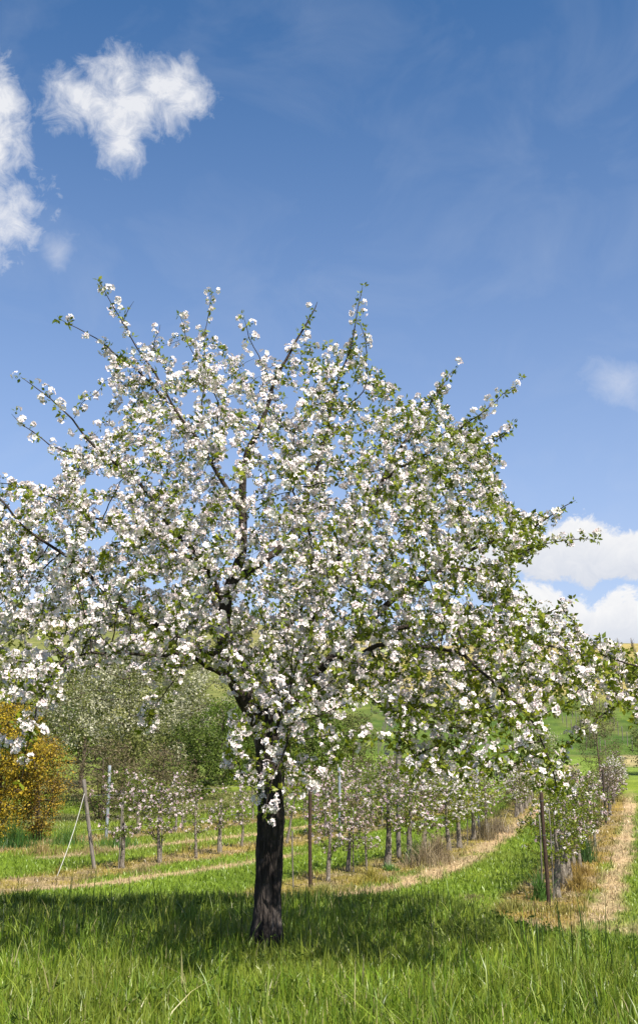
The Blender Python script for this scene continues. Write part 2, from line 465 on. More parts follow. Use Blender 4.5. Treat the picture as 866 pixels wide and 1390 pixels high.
def orchard_grass():
    n = 260000
    y = 12.8 + (70 - 12.8) * rg.random(n) ** 1.7
    x = (rg.random(n) * 2 - 1) * (y * .34 + 1.5)
    c, dry = gcolor(x, y)
    keep = rg.random(n) < np.where(dry > .9, .35, 1.0)
    x, y, c, dry = x[keep], y[keep], c[keep], dry[keep]; n = len(x)
    h = (.035 + .06 * rg.random(n)) * (.7 + .7 * fnoise(x, y, .8, 14)) * (1 + y / 70)
    lip = (1 - sstep(14, 16.5, y)); h = h * (1 + 1.3 * lip)
    tuft = sstep(.62, .75, fnoise(x, y, .7, 17)) * (dry > .35) * (dry < 1)
    h = h * (1 + 2.0 * tuft)
    w = (.010 + .012 * rg.random(n)) * (1 + y / 40)
    c = c * (.7 + .8 * rg.random(n))[:, None]
    c = mix(c, np.array([.18, .28, .04]), rg.random(n) ** 3 * .6 * (dry < .5))
    me = grass('short_grass', x, y, h, w, c, rg, 2, .55)
    tag(link('short_grass', me), 'short mown grass with straw strips between the orchard rows', 'grass', kind='stuff')
    # loose straw lying along the strips
    n = 90000
    y = 17.5 + (60 - 17.5) * rg.random(n) ** 1.5
    x = (rg.random(n) * 2 - 1) * (y * .34 + 1.5)
    c, dry = gcolor(x, y)
    k = rg.random(n) < np.clip(dry - .35, 0, 1)
    x, y, c = x[k], y[k], c[k]; n = len(x)
    c = np.array([.46, .36, .21]) * (.6 + .7 * rg.random(n))[:, None]
    me = grass('straw', x, y, .03 + .03 * rg.random(n), .012 * (1 + y / 50), c, rg, 2, 2.0, 'straw')
    tag(link('loose_straw', me), 'loose dry straw lying along the mown strips', 'straw', kind='stuff')
orchard_grass()

# ------------------------------------------------------------------ tree growth
def colonize(nodes, parents, att, step, kill, infl, iters, jitter=.15, tropism=(0, 0, 0), rng=RNG, maxkids=3):
    pos = [np.array(p, float) for p in nodes]; par = list(parents)
    kids = {}
    for i, p in enumerate(par): kids[p] = kids.get(p, 0) + 1
    arr = np.array(pos)
    A = np.array(att)
    near = np.zeros(len(A), int); nd = np.full(len(A), 1e9)
    def upd(start, newp):
        nonlocal near, nd
        for s in range(0, len(newp), 64):
            blk = newp[s:s + 64]
            d = np.linalg.norm(A[:, None, :] - blk[None], axis=2)
            j = d.argmin(1); dm = d[np.arange(len(A)), j]
            m = dm < nd
            nd = np.where(m, dm, nd); near = np.where(m, start + s + j, near)
    upd(0, arr)
    tro = np.array(tropism, float)
    for it in range(iters):
        al = nd > kill
        A = A[al]; near = near[al]; nd = nd[al]
        if len(A) == 0: break
        m = nd < infl
        if not m.any(): infl *= 1.3; continue
        src = near[m]; P0 = np.array(pos)
        dirs = A[m] - P0[src]; dirs /= np.linalg.norm(dirs, axis=1)[:, None]
        acc = np.zeros((len(pos), 3)); np.add.at(acc, src, dirs)
        us = np.unique(src); newp = []; start = len(pos)
        for s in us:
            if kids.get(s, 0) >= maxkids: continue
            d = acc[s]; L = np.linalg.norm(d)
            d = d / max(L, 1e-6) + rng.normal(0, jitter, 3) + tro
            d /= np.linalg.norm(d)
            q = P0[s] + d * step
            newp.append(q); pos.append(q); par.append(s); kids[s] = kids.get(s, 0) + 1
        blocked = [s for s in us if kids.get(s, 0) >= maxkids]
        if not newp: break
        upd(start, np.array(newp))
        if blocked:
            bm = np.isin(near, blocked) & (rng.random(len(near)) < .3); nd[bm] = 0
    return np.array(pos), np.array(par)

def radii(pos, par, tip=.0025, e=2.2, rmin=None):
    n = len(pos); s = np.zeros(n); r = np.zeros(n)
    for i in range(n - 1, -1, -1):
        r[i] = max(s[i] ** (1 / e) if s[i] > 0 else tip, tip)
        if rmin is not None and i < len(rmin): r[i] = max(r[i], rmin[i]) if rmin[i] > 0 else r[i]
        if par[i] >= 0: s[par[i]] += r[i] ** e
    return r

def chains(pos, par, r):
    n = len(pos); ch = [[] for _ in range(n)]
    roots = []
    for i in range(n):
        if par[i] >= 0: ch[par[i]].append(i)
        else: roots.append(i)
    out = []; stack = [(k, None) for k in roots]
    while stack:
        i, pa = stack.pop()
        c = [pa] if pa is not None else []
        first = i
        while True:
            c.append(i)
            k = ch[i]
            if not k: break
            b = max(k, key=lambda j: r[j])
            for j in k:
                if j != b: stack.append((j, i))
            i = b
        out.append((c, pa is not None))
    return out

def branch_mesh(name, pos, par, r, mat, big=8, skip=None):
    acc = Acc()
    for c, att in chains(pos, par, r):
        if len(c) < 2: continue
        p = pos[c]; rr = r[c].copy()
        if att: rr[0] = rr[1]
        rr[-1] *= .5
        sd = big if rr.max() > .03 else (6 if rr.max() > .012 else 4)
        if rr.max() > .02 and len(c) > 4:   # a little smoothing of thick limbs
            q = p.copy(); q[1:-1] = (p[:-2] + 2 * p[1:-1] + p[2:]) / 4; p = q
        tube(acc, p, rr, sd, cap=False)
    return acc.mesh(name, mat, True)

# ---- leaf and blossom templates
def petal_flower(verts, loops, counts, c, d, r, rng, cup=.35, npet=5, detail=True):
    d = d / np.linalg.norm(d)
    a = rng.normal(size=3); u = a - d * a.dot(d); u /= np.linalg.norm(u); w = np.cross(d, u)
    for k in range(npet):
        t = 2 * math.pi * (k + rng.normal(0, .06)) / npet
        e = math.cos(t) * u + math.sin(t) * w; f = -math.sin(t) * u + math.cos(t) * w
        cu = cup + rng.normal(0, .15); b = len(verts); rr = r * (1 + rng.normal(0, .08))
        verts += [c + e * rr * .12, c + e * rr * .65 - f * rr * .42 + d * rr * (cu * .6 + .08), c + e * rr * 1.0 + d * rr * cu,
                  c + e * rr * .65 + f * rr * .42 + d * rr * (cu * .6 + .08)]
        loops += [b, b + 1, b + 2, b + 3]; counts.append(4)
def leaf_blade(verts, loops, counts, c, e, nrm, L, wd):
    f = np.cross(e, nrm); b = len(verts)
    verts += [c, c + e * L * .45 - f * wd + nrm * L * .08, c + e * L - nrm * L * .1, c + e * L * .45 + f * wd + nrm * L * .08]
    loops += [b, b + 1, b + 2, b + 3]; counts.append(4)
def rdir(rng, up=.0):
    v = rng.normal(size=3); v /= np.linalg.norm(v); v[2] += up; return v / np.linalg.norm(v)

def tpl_blossom(rng, nf=5, size=.0225, spread=.032, npet=5):
    V, L, C = [], [], []
    for k in range(nf):
        d = rdir(rng, .9)
        petal_flower(V, L, C, d * spread * (.75 + .4 * rng.random()), d + rng.normal(0, .2, 3), size * (.85 + .3 * rng.random()), rng, npet=npet)
    return np.array(V), L, C
def tpl_leaves(rng, nl=6, L0=.035, up=.2, low=False):
    V, L, C = [], [], []
    for k in range(nl):
        e = rdir(rng, up); n = rdir(rng, .6); n = n - e * n.dot(e); n /= np.linalg.norm(n)
        l = L0 * (.6 + .8 * rng.random())
        leaf_blade(V, L, C, e * .008, e, n, l, l * .27)
    return np.array(V), L, C
def tpl_clump(rng, nl, rad, size, asp=.5):
    """loose clump of leaf-sized faces for far foliage"""
    V, L, C = [], [], []
    for k in range(nl):
        c = rdir(rng) * rad * rng.random() ** .5
        e = rdir(rng, .2); n = rdir(rng, .4); n = n - e * n.dot(e); n /= np.linalg.norm(n)
        l = size * (.6 + .8 * rng.random())
        leaf_blade(V, L, C, c, e, n, l, l * asp * .6)
    return np.array(V), L, C

tr = np.random.default_rng(5)
T_BLOS = [tpl_blossom(tr, nf) for nf in (3, 5, 6, 6, 7, 8)]
T_LEAF = [tpl_leaves(tr, nl) for nl in (4, 5, 6, 7)]
T_BLOS_S = [tpl_blossom(tr, nf, .029, .034, 4) for nf in (3, 4, 5, 7)]
T_LEAF_S = [tpl_leaves(tr, nl, .058) for nl in (5, 7, 9)]

# ------------------------------------------------------------------ the big apple tree
BASE = P(362, 1264, 10.0); BASE[2] = float(H(BASE[0], BASE[1])) - .02
LIMBS = [
 # (points (px,py,Y), radius start, radius end)
 ([(362,1264,10),(364,1200,10),(366,1150,10),(368,1080,10),(367,1030,10),(366,1000,10)], .150, .125),
 ([(366,1000,10),(345,970,10),(325,932,10),(306,890,10),(298,850,10),(303,815,10),(318,790,10),(332,762,10),(330,735,10),(325,700,10),(328,660,10.05),(338,610,10.1),(358,560,10.2),(380,505,10.3),(408,450,10.4),(434,405,10.5)], .098, .004),
 ([(318,790,10),(345,775,10.1),(378,748,10.3),(410,700,10.5),(430,640,10.7),(448,560,10.9),(468,490,11),(485,432,11),(492,390,11)], .048, .003),
 ([(366,1000,10),(398,955,9.9),(440,900,9.9),(480,862,9.8),(530,818,9.7),(590,772,9.6),(650,745,9.5),(715,715,9.4),(783,683,9.3)], .068, .003),
 ([(366,1000,10),(385,940,10.2),(412,880,10.4),(432,820,10.6),(470,740,10.7),(515,655,10.8),(560,585,10.9),(590,540,11),(618,500,11)], .075, .003),
 ([(306,890,10),(262,878,9.8),(205,848,9.5),(140,800,9.3),(70,740,9.2),(0,680,9.1),(-60,640,9.0)], .030, .004),
 ([(303,815,10),(272,765,9.8),(222,695,9.6),(170,640,9.5),(112,585,9.4),(70,545,9.3),(30,508,9.2)], .036, .003),
 ([(325,700,10),(292,632,10.1),(240,560,10.2),(190,505,10.3),(140,465,10.3),(84,436,10.3)], .028, .003),
 ([(240,560,10.2),(205,490,10.2),(172,450,10.2),(150,415,10.1),(137,381,10.1)], .014, .003),
 ([(366,1000,10),(370,930,10.5),(392,850,11.2),(440,765,12),(500,685,12.5),(560,640,12.7)], .060, .004),
 ([(345,970,10),(330,900,10.6),(282,800,11.5),(222,720,12.1),(170,650,12.4)], .050, .004),
 ([(440,900,9.9),(500,880,9.3),(570,872,8.8),(640,895,8.4),(700,950,8.1),(735,1010,8.0),(762,1062,8.0)], .027, .004),
 ([(480,862,9.8),(580,850,9.7),(700,862,9.4),(800,885,9.2),(870,910,9.1),(930,940,9.0)], .024, .004),
 ([(325,932,10),(282,898,9.4),(212,885,8.8),(130,890,8.4),(70,890,8.2),(58,950,8.15),(45,1010,8.1),(28,1060,8.1)], .021, .003),
 ([(366,1000,10),(384,950,9.4),(394,925,8.9),(398,945,8.4),(390,1000,8.1),(372,1060,8.0),(362,1112,8.0)], .030, .003),
 ([(515,655,10.8),(570,620,10.5),(630,580,10.3),(672,545,10.2),(707,516,10.2)], .018, .003),
 ([(570,620,10.5),(630,620,10.3),(670,600,10.2),(697,572,10.2)], .011, .003),
 ([(590,772,9.6),(650,775,9.5),(720,745,9.4),(805,728,9.3)], .014, .003),
 ([(700,862,9.4),(720,840,9.3),(745,830,9.3),(776,820,9.2)], .009, .003),
 ([(170,640,9.5),(110,620,9.4),(60,595,9.3),(14,566,9.2)], .012, .003),
 ([(272,765,9.8),(190,720,9.4),(100,690,9.2),(30,660,9.1),(-20,645,9.0)], .018, .003),
 ([(292,632,10.1),(275,560,10.2),(272,500,10.2),(283,445,10.2),(288,395,10.2)], .012, .003),
 ([(292,632,10.1),(300,560,9.8),(275,500,9.7),(245,432,9.7)], .010, .003),
 ([(190,505,10.3),(210,475,10.4),(215,437,10.4)], .006, .003),
 ([(172,450,10.2),(165,430,10.2),(180,404,10.2)], .005, .003),
 ([(358,560,10.2),(355,500,10.0),(345,460,10.0),(332,428,10.0)], .009, .003),
 ([(448,560,10.9),(500,530,10.8),(500,480,10.8),(484,430,10.8)], .010, .003),
 ([(432,820,10.6),(420,740,9.8),(400,660,9.4),(395,590,9.2)], .022, .003),
 ([(262,878,9.8),(240,920,9.2),(215,950,8.9),(200,985,8.8)], .010, .003),
 ([(500,880,9.3),(540,950,8.9),(560,1010,8.7),(570,1050,8.6)], .014, .003),
 ([(398,955,9.9),(420,960,9.2),(450,990,8.8),(452,1040,8.6)], .014, .003),
 ([(384,950,9.4),(345,960,8.8),(318,1000,8.6),(308,1050,8.5)], .012, .003),
 ([(800,885,9.2),(830,930,9.0),(850,965,8.9),(890,975,8.8)], .010, .003),
]
def build_big_tree():
    rng = np.random.default_rng(11)
    nodes, par, rm = [], [], []
    for li, (pts, r0, r1) in enumerate(LIMBS):
        W = np.array([P(*p) for p in pts])
        # dense resample with a gentle crook
        seg = np.linalg.norm(np.diff(W, axis=0), axis=1); s = np.concatenate([[0], np.cumsum(seg)]); n = max(3, int(s[-1] / .10))
        t = np.linspace(0, s[-1], n + 1)
        Q = np.stack([np.interp(t, s, W[:, k]) for k in range(3)], 1)
        for _ in range(2): Q[1:-1] = (Q[:-2] + 2 * Q[1:-1] + Q[2:]) / 4
        if li > 0:
            amp = .022 * np.minimum(1, np.arange(n + 1) / 4.0)[:, None]
            wv = np.stack([np.sin(t * 6 + li), np.cos(t * 5 + 2 * li), np.sin(t * 7 + 3 * li)], 1)
            Q = Q + wv * amp + rng.normal(0, .008, Q.shape) * (np.arange(n + 1)[:, None] > 0)
        rr = r0 + (r1 - r0) * (t / s[-1]) ** (.6 if li else 1)
        if li == 0:
            pa = -1; st = 0
        else:
            d = np.linalg.norm(np.array(nodes) - Q[0], axis=1); pa = int(d.argmin()); st = 1
        for k in range(st, n + 1):
            nodes.append(Q[k]); par.append(pa); rm.append(rr[k]); pa = len(nodes) - 1
    ntrunk = max(3, int(np.linalg.norm(P(362,1264,10) - P(366,1000,10)) / .10)) + 1
    # crown attraction points, spread through the crown's depth
    poly = np.array([(-75,650),(-20,650),(60,672),(95,640),(60,600),(110,600),(150,560),(140,480),(190,480),(230,520),(270,470),(320,490),(380,470),(440,450),(500,470),(540,520),(600,550),(660,570),(670,620),(680,670),(730,705),(745,740),(700,790),(745,835),(850,875),(935,890),(935,965),(860,965),(790,945),(740,950),(690,985),(640,1010),(560,990),(500,960),(430,965),(400,955),(320,955),(290,900),(240,925),(160,910),(80,945),(-75,930)], float)
    def inside(x, y, pg):
        c = np.zeros(x.shape, bool); j = len(pg) - 1
        for i in range(len(pg)):
            xi, yi = pg[i]; xj, yj = pg[j]
            m = ((yi > y) != (yj > y)) & (x < (xj - xi) * (y - yi) / (yj - yi + 1e-12) + xi)
            c ^= m; j = i
        return c
    def sample(pg, n):
        lo, hi = pg.min(0), pg.max(0); out = []
        while len(out) < n:
            q = lo + (hi - lo) * rng.random((n * 2, 2)); q = q[inside(q[:, 0], q[:, 1], pg)]
            out += list(q)
        return np.array(out[:n])
    q = sample(poly, 9600)
    ex = (q[:, 0] - 400) / 500; ey = (q[:, 1] - 790) / 420
    th = np.sqrt(np.clip(1.08 - ex ** 2 - ey ** 2, .04, 1))
    u = rng.random(len(q)) * 2 - 1; u = np.sign(u) * np.abs(u) ** .8
    Yd = 10 + u * th * np.where(u < 0, 2.3, 2.3)
    keep = ~((q[:, 0] < 300) & (q[:, 1] > 850) & (rng.random(len(q)) < .35))
    keep &= ~((q[:, 0] > 255) & (q[:, 0] < 350) & (q[:, 1] > 730) & (q[:, 1] < 960) & (Yd < 10.2) & (rng.random(len(q)) < .5))
    keep &= rng.random(len(q)) < np.clip(.35 + (q[:, 1] - 430) / 230, .35, 1)
    att = [P(a, b, c) for (a, b), c in zip(q[keep], Yd[keep])]
    for pg, n, y0, y1 in [
        ([(-60,900),(95,900),(80,980),(40,1060),(10,1040),(-60,990)], 130, 7.9, 8.8),
        ([(170,900),(250,900),(230,985),(185,990)], 50, 8.4, 9.2),
        ([(285,960),(460,950),(470,1050),(405,1095),(350,1125),(340,1080),(300,1075)], 170, 7.8, 8.9),
        ([(500,950),(700,960),(790,1050),(775,1090),(740,1095),(690,1060),(600,1060),(540,1060)], 520, 7.8, 9.2),
        ([(430,850),(700,840),(850,900),(800,960),(680,980),(500,960)], 700, 7.9, 9.6),
        ([(800,940),(900,960),(900,990),(840,990)], 30, 8.6, 9.2),
    ]:
        w = sample(np.array(pg, float), n)
        att += [P(a, b, y0 + (y1 - y0) * rng.random()) for a, b in w]
    att = np.array(att); NA = np.array(nodes)
    dl = np.array([np.linalg.norm(NA - a, axis=1).min() for a in att])
    up = sstep(3.2, 4.2, att[:, 2]) * (1 - .55 * sstep(0, 1.2, att[:, 0]))
    att = att[rng.random(len(att)) < np.where(dl < .30, 1.0, 1 - .72 * up)]
    pos, pr = colonize(nodes, par, att, .075, .138, .75, 90, jitter=.16, tropism=(0, 0, .03), rng=rng, maxkids=3)
    r = radii(pos, pr, .0022, 2.35)
    hand = len(nodes); rmn = np.array(rm)
    r[:hand] = np.maximum(rmn, np.minimum(r[:hand], rmn * 1.25))
    # children never thicker than parents beyond the hand-drawn part
    for i in range(len(pos)):
        if pr[i] >= 0 and i >= hand: r[i] = min(r[i], r[pr[i]] * .95, .022)
    pos = pos - BASE
    root = empty('apple_tree', tuple(BASE))
    tag(root, 'large old apple tree in full white blossom standing in the tall meadow grass', 'tree')
    # trunk: own mesh with ridged bark
    acc = Acc()
    tp = pos[:ntrunk]; ts = np.linspace(0, len(tp) - 1, 70)
    TP = np.stack([np.interp(ts, np.arange(len(tp)), tp[:, k]) for k in range(3)], 1)
    tt = np.linspace(0, 1, 70)
    TR = .116 + .035 * np.exp(-tt * 22) + .020 * sstep(.8, 1, tt)
    def wob(i, ang):
        z = TP[i][2]
        k = vnoise(ang * 3.2 + 3 * np.sin(z * 3), np.full(ang.shape, z * 3.0), .55, 3) - .5
        k2 = vnoise(np.cos(ang) * 2 + 5, np.sin(ang) * 2 + z * 2.2, .5, 6) - .5
        fl = .18 * np.exp(-max(z, 0) * 9) * np.cos(ang * 5 + 1)
        return 1 + .16 * k + .22 * k2 + fl
    TP2 = TP.copy(); TP2[0][2] -= .08
    tube(acc, TP2, TR, 40, wob=wob)
    trk = link('trunk', acc.mesh('trunk', M['bark']), root)
    # limbs start inside the trunk's top
    pr2 = pr.copy(); pr2[:ntrunk - 4] = -2
    keepi = np.arange(ntrunk - 4, len(pos)); mp = -np.ones(len(pos), int); mp[keepi] = np.arange(len(keepi))
    pk = np.where(pr[keepi] >= 0, mp[pr[keepi]], -1); pk[0] = -1
    link('branches', branch_mesh('branches', pos[keepi], pk, r[keepi], M['bark_branch'], 10), trk)
    # blossoms and leaves along the thin twigs
    n = len(pos); T = np.zeros((n, 3)); m = pr >= 0
    T[m] = pos[m] - pos[pr[m]]; T /= np.maximum(np.linalg.norm(T, axis=1), 1e-6)[:, None]
    isleaf = np.ones(n, bool); isleaf[pr[pr >= 0]] = False
    W = pos + BASE
    # photo column, only used to vary leafiness across the crown (sunny side leafier)
    side = np.clip((W[:, 0] + .6) / 2.2, 0, 1)
    cand = np.where((r < .011) | ((pos[:, 2] > 3.4) & (r < .03)))[0]
    bp, bd, bs, lp, ld, ls = [], [], [], [], [], []
    patch = vnoise(W[:, 0] * 1.3 + W[:, 1] * .6, W[:, 2] * 1.3, .55, 4)
    for i in cand:
        reps = 2 if (rng.random() < .25 or (i < hand and rng.random() < .6)) else 1
        for _ in range(reps):
            d = rng.normal(size=3); d -= T[i] * d.dot(T[i]) * .6; d[2] += .35; d /= np.linalg.norm(d)
            off = pos[i] + d * (.015 + .045 * rng.random()) + T[i] * rng.normal(0, .02)
            pb = (.93 - .36 * side[i]) * (.5 + 1.0 * patch[i])
            if i < hand or (W[i, 2] > 4.3 and rng.random() < .4): pb = max(pb, .45 + .6 * patch[i])
            if i < hand and isleaf[i]: pb = .3
            if W[i, 2] < 3.2 and side[i] > .4: pb = min(.8, pb * 1.35)
            tip = isleaf[i]
            if rng.random() < pb and not (tip and rng.random() < .4):
                bp.append(off + d * .01); bd.append(d); bs.append(.7 + .55 * rng.random())
                if rng.random() < .75: lp.append(off - d * .012); ld.append(d); ls.append(.7 + .5 * rng.random())
            for _q in range(1 + (rng.random() < .5 * side[i])):
              if rng.random() < .42 + .5 * side[i]:
                d2 = rng.normal(size=3); d2[2] += .3; d2 /= np.linalg.norm(d2)
                lp.append(pos[i] + d2 * .02); ld.append(d2); ls.append(.85 + .7 * rng.random())
    print('big tree nodes', n, 'blossoms', len(bp), 'leaf tufts', len(lp))
    crw = link('crown', scatter_mesh('crown', T_LEAF, np.array(lp), np.array(ld), ls, M['leaf'], rng), root)
    link('blossom', scatter_mesh('blossom', T_BLOS, np.array(bp), np.array(bd), bs, M['petal'], rng), crw)
build_big_tree()

# ------------------------------------------------------------------ smaller trees
def grow_tree(seed, height, clear, rx, shape='round', natt=260, trunk_r=.05, lean=(0, 0), fork=None, step=.09, kill=.13, infl=.8, tip=.003, rmax=None):
    rng = np.random.default_rng(seed)
    n0 = max(4, int(height * .75 / step)); nodes = []; par = []
    for k in range(n0):
        t = k / (n0 - 1); z = t * height * .78
        nodes.append(np.array([lean[0] * t + .03 * math.sin(5 * t + seed) * height / 2.5, lean[1] * t + .03 * math.cos(4 * t + seed) * height / 2.5, z])); par.append(k - 1)
    if fork:
        bz, fx, fy, fh = fork
        b = min(range(n0), key=lambda i: abs(nodes[i][2] - bz)); p0 = nodes[b].copy(); pa = b
        m = int(fh / step)
        for k in range(1, m):
            t = k / m
            nodes.append(p0 + np.array([fx * t ** .7, fy * t ** .7, fh * t])); par.append(pa); pa = len(nodes) - 1
    A = []
    while len(A) < natt:
        z = clear + (height - clear) * rng.random(); t = (z - clear) / (height - clear)
        if shape == 'round': rr = rx * math.sqrt(max(.05, 1 - (2 * t - 1) ** 2 * .9))
        elif shape == 'cone': rr = rx * (1 - t * .75) * min(1, .5 + t * 4)
        elif shape == 'vase': rr = rx * (.35 + .75 * t) * math.sqrt(max(.05, 1 - max(0, t - .7) * 3))
        else: rr = rx
        a = rng.random() * 2 * math.pi; q = rr * rng.random() ** .5
        bump = .75 + .5 * float(vnoise(a * 1.2, t * 3, .8, seed))
        A.append(np.array([math.cos(a) * q * bump + lean[0] * t, math.sin(a) * q * bump + lean[1] * t, z]))
    pos, pr = colonize(nodes, par, A, step, kill, infl, 70, .18, (0, 0, .08), rng, 4)
    r = radii(pos, pr, tip, 2.2)
    zt = pos[:n0, 2] / (height * .8)
    r[:n0] = np.maximum(r[:n0] * .6, trunk_r * (1 - zt * .85) + tip)
    for i in range(len(pos)):
        if pr[i] >= 0 and i >= n0: r[i] = min(r[i], r[pr[i]] * .9)
    return pos, pr, r, n0, rng

def small_tree(seed, label, group, height=2.6, clear=.75, rx=.95, shape='round', trunk_r=.05, lean=(0, 0), fork=None,
               petal='petal_pink', leaf='leaf_young', bark='bark_pale', bl=.6, lf=.6, natt=230, cat='tree', name='orchard_tree'):
    pos, pr, r, n0, rng = grow_tree(seed, height, clear, rx, shape, natt, trunk_r * 1.25, lean, fork)
    root = empty(name, (0, 0, 0)); tag(root, label, cat, group)
    acc = Acc(); tp = pos[:n0]; rt = r[:n0].copy(); rt[0] *= 1.35; tp = tp.copy(); tp[0][2] -= .08
    def wob(i, ang): return 1 + .25 * (vnoise(ang * 2, np.full(ang.shape, i * .7 + seed), .8, 3) - .5)
    tube(acc, tp, rt, 9, wob=wob)
    trk = link('trunk', acc.mesh('trunk', M[bark]), root)
    # branches without the trunk chain
    acc = Acc()
    for c, att in chains(pos, pr, r):
        cc = [i for k, i in enumerate(c) if i >= n0 or (k + 1 < len(c) and c[k + 1] >= n0)]
        if len(cc) < 2: continue
        rr = r[cc].copy(); rr[0] = min(rr[0], rr[1] * 1.2); rr[-1] *= .5
        tube(acc, pos[cc], rr, 5 if rr.max() > .012 else 3, cap=False)
    link('branches', acc.mesh('branches', M['bark_brown'] if bark == 'bark_pale' else M[bark]), trk)
    cand = np.where((r < .016) & (pos[:, 2] > clear * .9))[0]
    pt = vnoise(pos[cand, 0] + pos[cand, 1], pos[cand, 2], .35, seed)
    b = cand[rng.random(len(cand)) < bl * (.05 + 1.25 * pt)]; f = cand[rng.random(len(cand)) < lf * 1.3]
    rd = lambda k: (lambda v: v / np.linalg.norm(v, axis=1)[:, None])(rng.normal(size=(k, 3)) + [0, 0, .4])
    d = rd(len(f)); crw = link('crown', scatter_mesh('crown', T_LEAF_S, pos[f] + d * .03, d, .7 + .6 * rng.random(len(f)), M[leaf], rng), root)
    d = rd(len(b)); link('blossom', scatter_mesh('blossom', T_BLOS_S, pos[b] + d * .04, d, .8 + .5 * rng.random(len(b)), M[petal], rng), crw)
    return root

GC = 'apple trees in the row ahead of the leaning post'
GB = 'apple trees in the middle row behind the big trunk'
GA = 'apple trees in the row beside the sandy track'
GD = 'apple trees in the far row behind the leaning post'
protos = {}
def proto(key, **kw):
    protos[key] = [small_tree(label='young orchard apple tree in pink and white blossom', group=GB, **kw), False]
proto('spread', seed=101, height=2.7, clear=.75, rx=1.15, trunk_r=.065, petal='petal_pink', bl=.38, lf=.75, natt=200)
proto('vfork', seed=102, height=2.6, clear=.7, rx=.85, trunk_r=.055, fork=(.55, -.45, .1, 1.3), bl=.55, lf=.85, natt=240)
proto('slim', seed=103, height=2.7, clear=.8, rx=.65, shape='cone', trunk_r=.04, bl=.55, lf=.8, natt=190)
proto('thick', seed=104, height=2.5, clear=.85, rx=.9, trunk_r=.075, fork=(.9, .3, .2, .9), bl=.5, lf=.85, natt=250)
proto('white', seed=105, height=2.5, clear=.7, rx=1.0, trunk_r=.07, petal='petal', leaf='leaf', bl=.75, lf=.8, natt=260)
proto('leafy', seed=106, height=2.3, clear=.8, rx=.95, trunk_r=.075, petal='petal', leaf='leaf', bl=.15, lf=.95, natt=260)
proto('brown', seed=107, height=2.6, clear=.7, rx=1.0, trunk_r=.06, petal='petal_pink', leaf='leaf_brown', bl=.42, lf=.7, natt=260, lean=(.1, 0))
proto('lean', seed=108, height=2.4, clear=.8, rx=.7, trunk_r=.045, lean=(.45, 0), bl=.6, lf=.75, natt=200)

def place(key, xy, label, group, s=1.0, rz=None, sz=None):
    x, y = xy; z = float(H(x, y))
    rz = random.uniform(0, 6.28) if rz is None else rz
    pr = protos[key]; s *= random.uniform(.93, 1.07); sc = (s * random.uniform(.88, 1.12), s, (sz or s) * random.uniform(.9, 1.1))
    if not pr[1]:
        o = pr[0]; pr[1] = True
        o.location = (x, y, z); o.rotation_euler = (0, 0, rz); o.scale = sc
        o['label'] = label; o['group'] = group
        return o
    return dup(pr[0], (x, y, z), rz, sc, label, group)

def along(row, t):
    row = np.array(row); seg = np.linalg.norm(np.diff(row, axis=0), axis=1); s = np.concatenate([[0], np.cumsum(seg)])
    return (float(np.interp(t, s, row[:, 0])), float(np.interp(t, s, row[:, 1])))

# front row (C), one by one as they stand
for key, px, py, s, rz, lab in [
    ('spread', 165, 1179, 1.0, 0.3, 'apple tree with wide low branches and sparse pink blossom, next to the leaning post'),
    ('vfork', 215, 1172, .98, 0.0, 'apple tree with a V-forked trunk low down, second from the leaning post'),
    ('slim', 265, 1165, 1.0, 1.0, 'apple tree with pale grey trunk and pink blossom, third from the leaning post'),
    ('thick', 299, 1159, .95, 0.2, 'apple tree with thick pale knobbly trunk, fourth from the leaning post'),
    ('slim', 328, 1151, .92, 2.5, 'slim dark-stemmed apple tree just beside the big tree trunk, on its post side'),
    ('lean', 388, 1145, 1.0, 0.0, 'apple tree with slanting thin trunk seen just past the big tree trunk'),
]:
    place(key, flat_at(px, py), lab, GC, s, rz)
# middle row (B)
for key, px, py, s, rz, lab in [
    ('vfork', 447, 1196, .92, 3.0, 'apple tree branching low beside the brown row-end post'),
    ('brown', 472, 1182, .9, .5, 'brownish pink apple tree, second behind the brown row-end post'),
    ('slim', 497, 1186, .8, .5, 'thinnest young apple tree of the middle row, with a pole-like stem'),
    ('thick', 527, 1179, 1.1, 4.0, 'apple tree with stout pale trunk just before the tall grey pole'),
    ('white', 557, 1171, 1.08, .5, 'white-blossomed apple tree with thick trunk just behind the tall grey pole'),
    ('brown', 577, 1163, 1.0, 1.5, 'pinkish brown apple tree following the white one behind the tall pole'),
    ('white', 608, 1155, 1.0, 2.5, 'leafy white apple tree above a clump of dry brown grass'),
    ('leafy', 624, 1151, 1.05, 2.0, 'apple tree with twin dark pale-splashed trunks above dry grass'),
    ('white', 642, 1141, 1.0, 4.0, 'apple tree in dense white blossom over the green lane edge'),
    ('brown', 662, 1131, 1.0, 3.0, 'dull pink apple tree where the straw strip narrows'),
]:
    place(key, flat_at(px, py), lab, GB, s, rz)
keysB = ['white', 'brown', 'thick', 'white', 'leafy']
Bx = extend(ROW_B, 45)
sB = sum(np.linalg.norm(np.array(ROW_B[i + 1]) - np.array(ROW_B[i])) for i in range(6))
for k in range(9):
    place(keysB[k % 5], along(Bx, sB + k * 1.7), 'small blossoming apple tree far down the middle row', GB, 1.0)
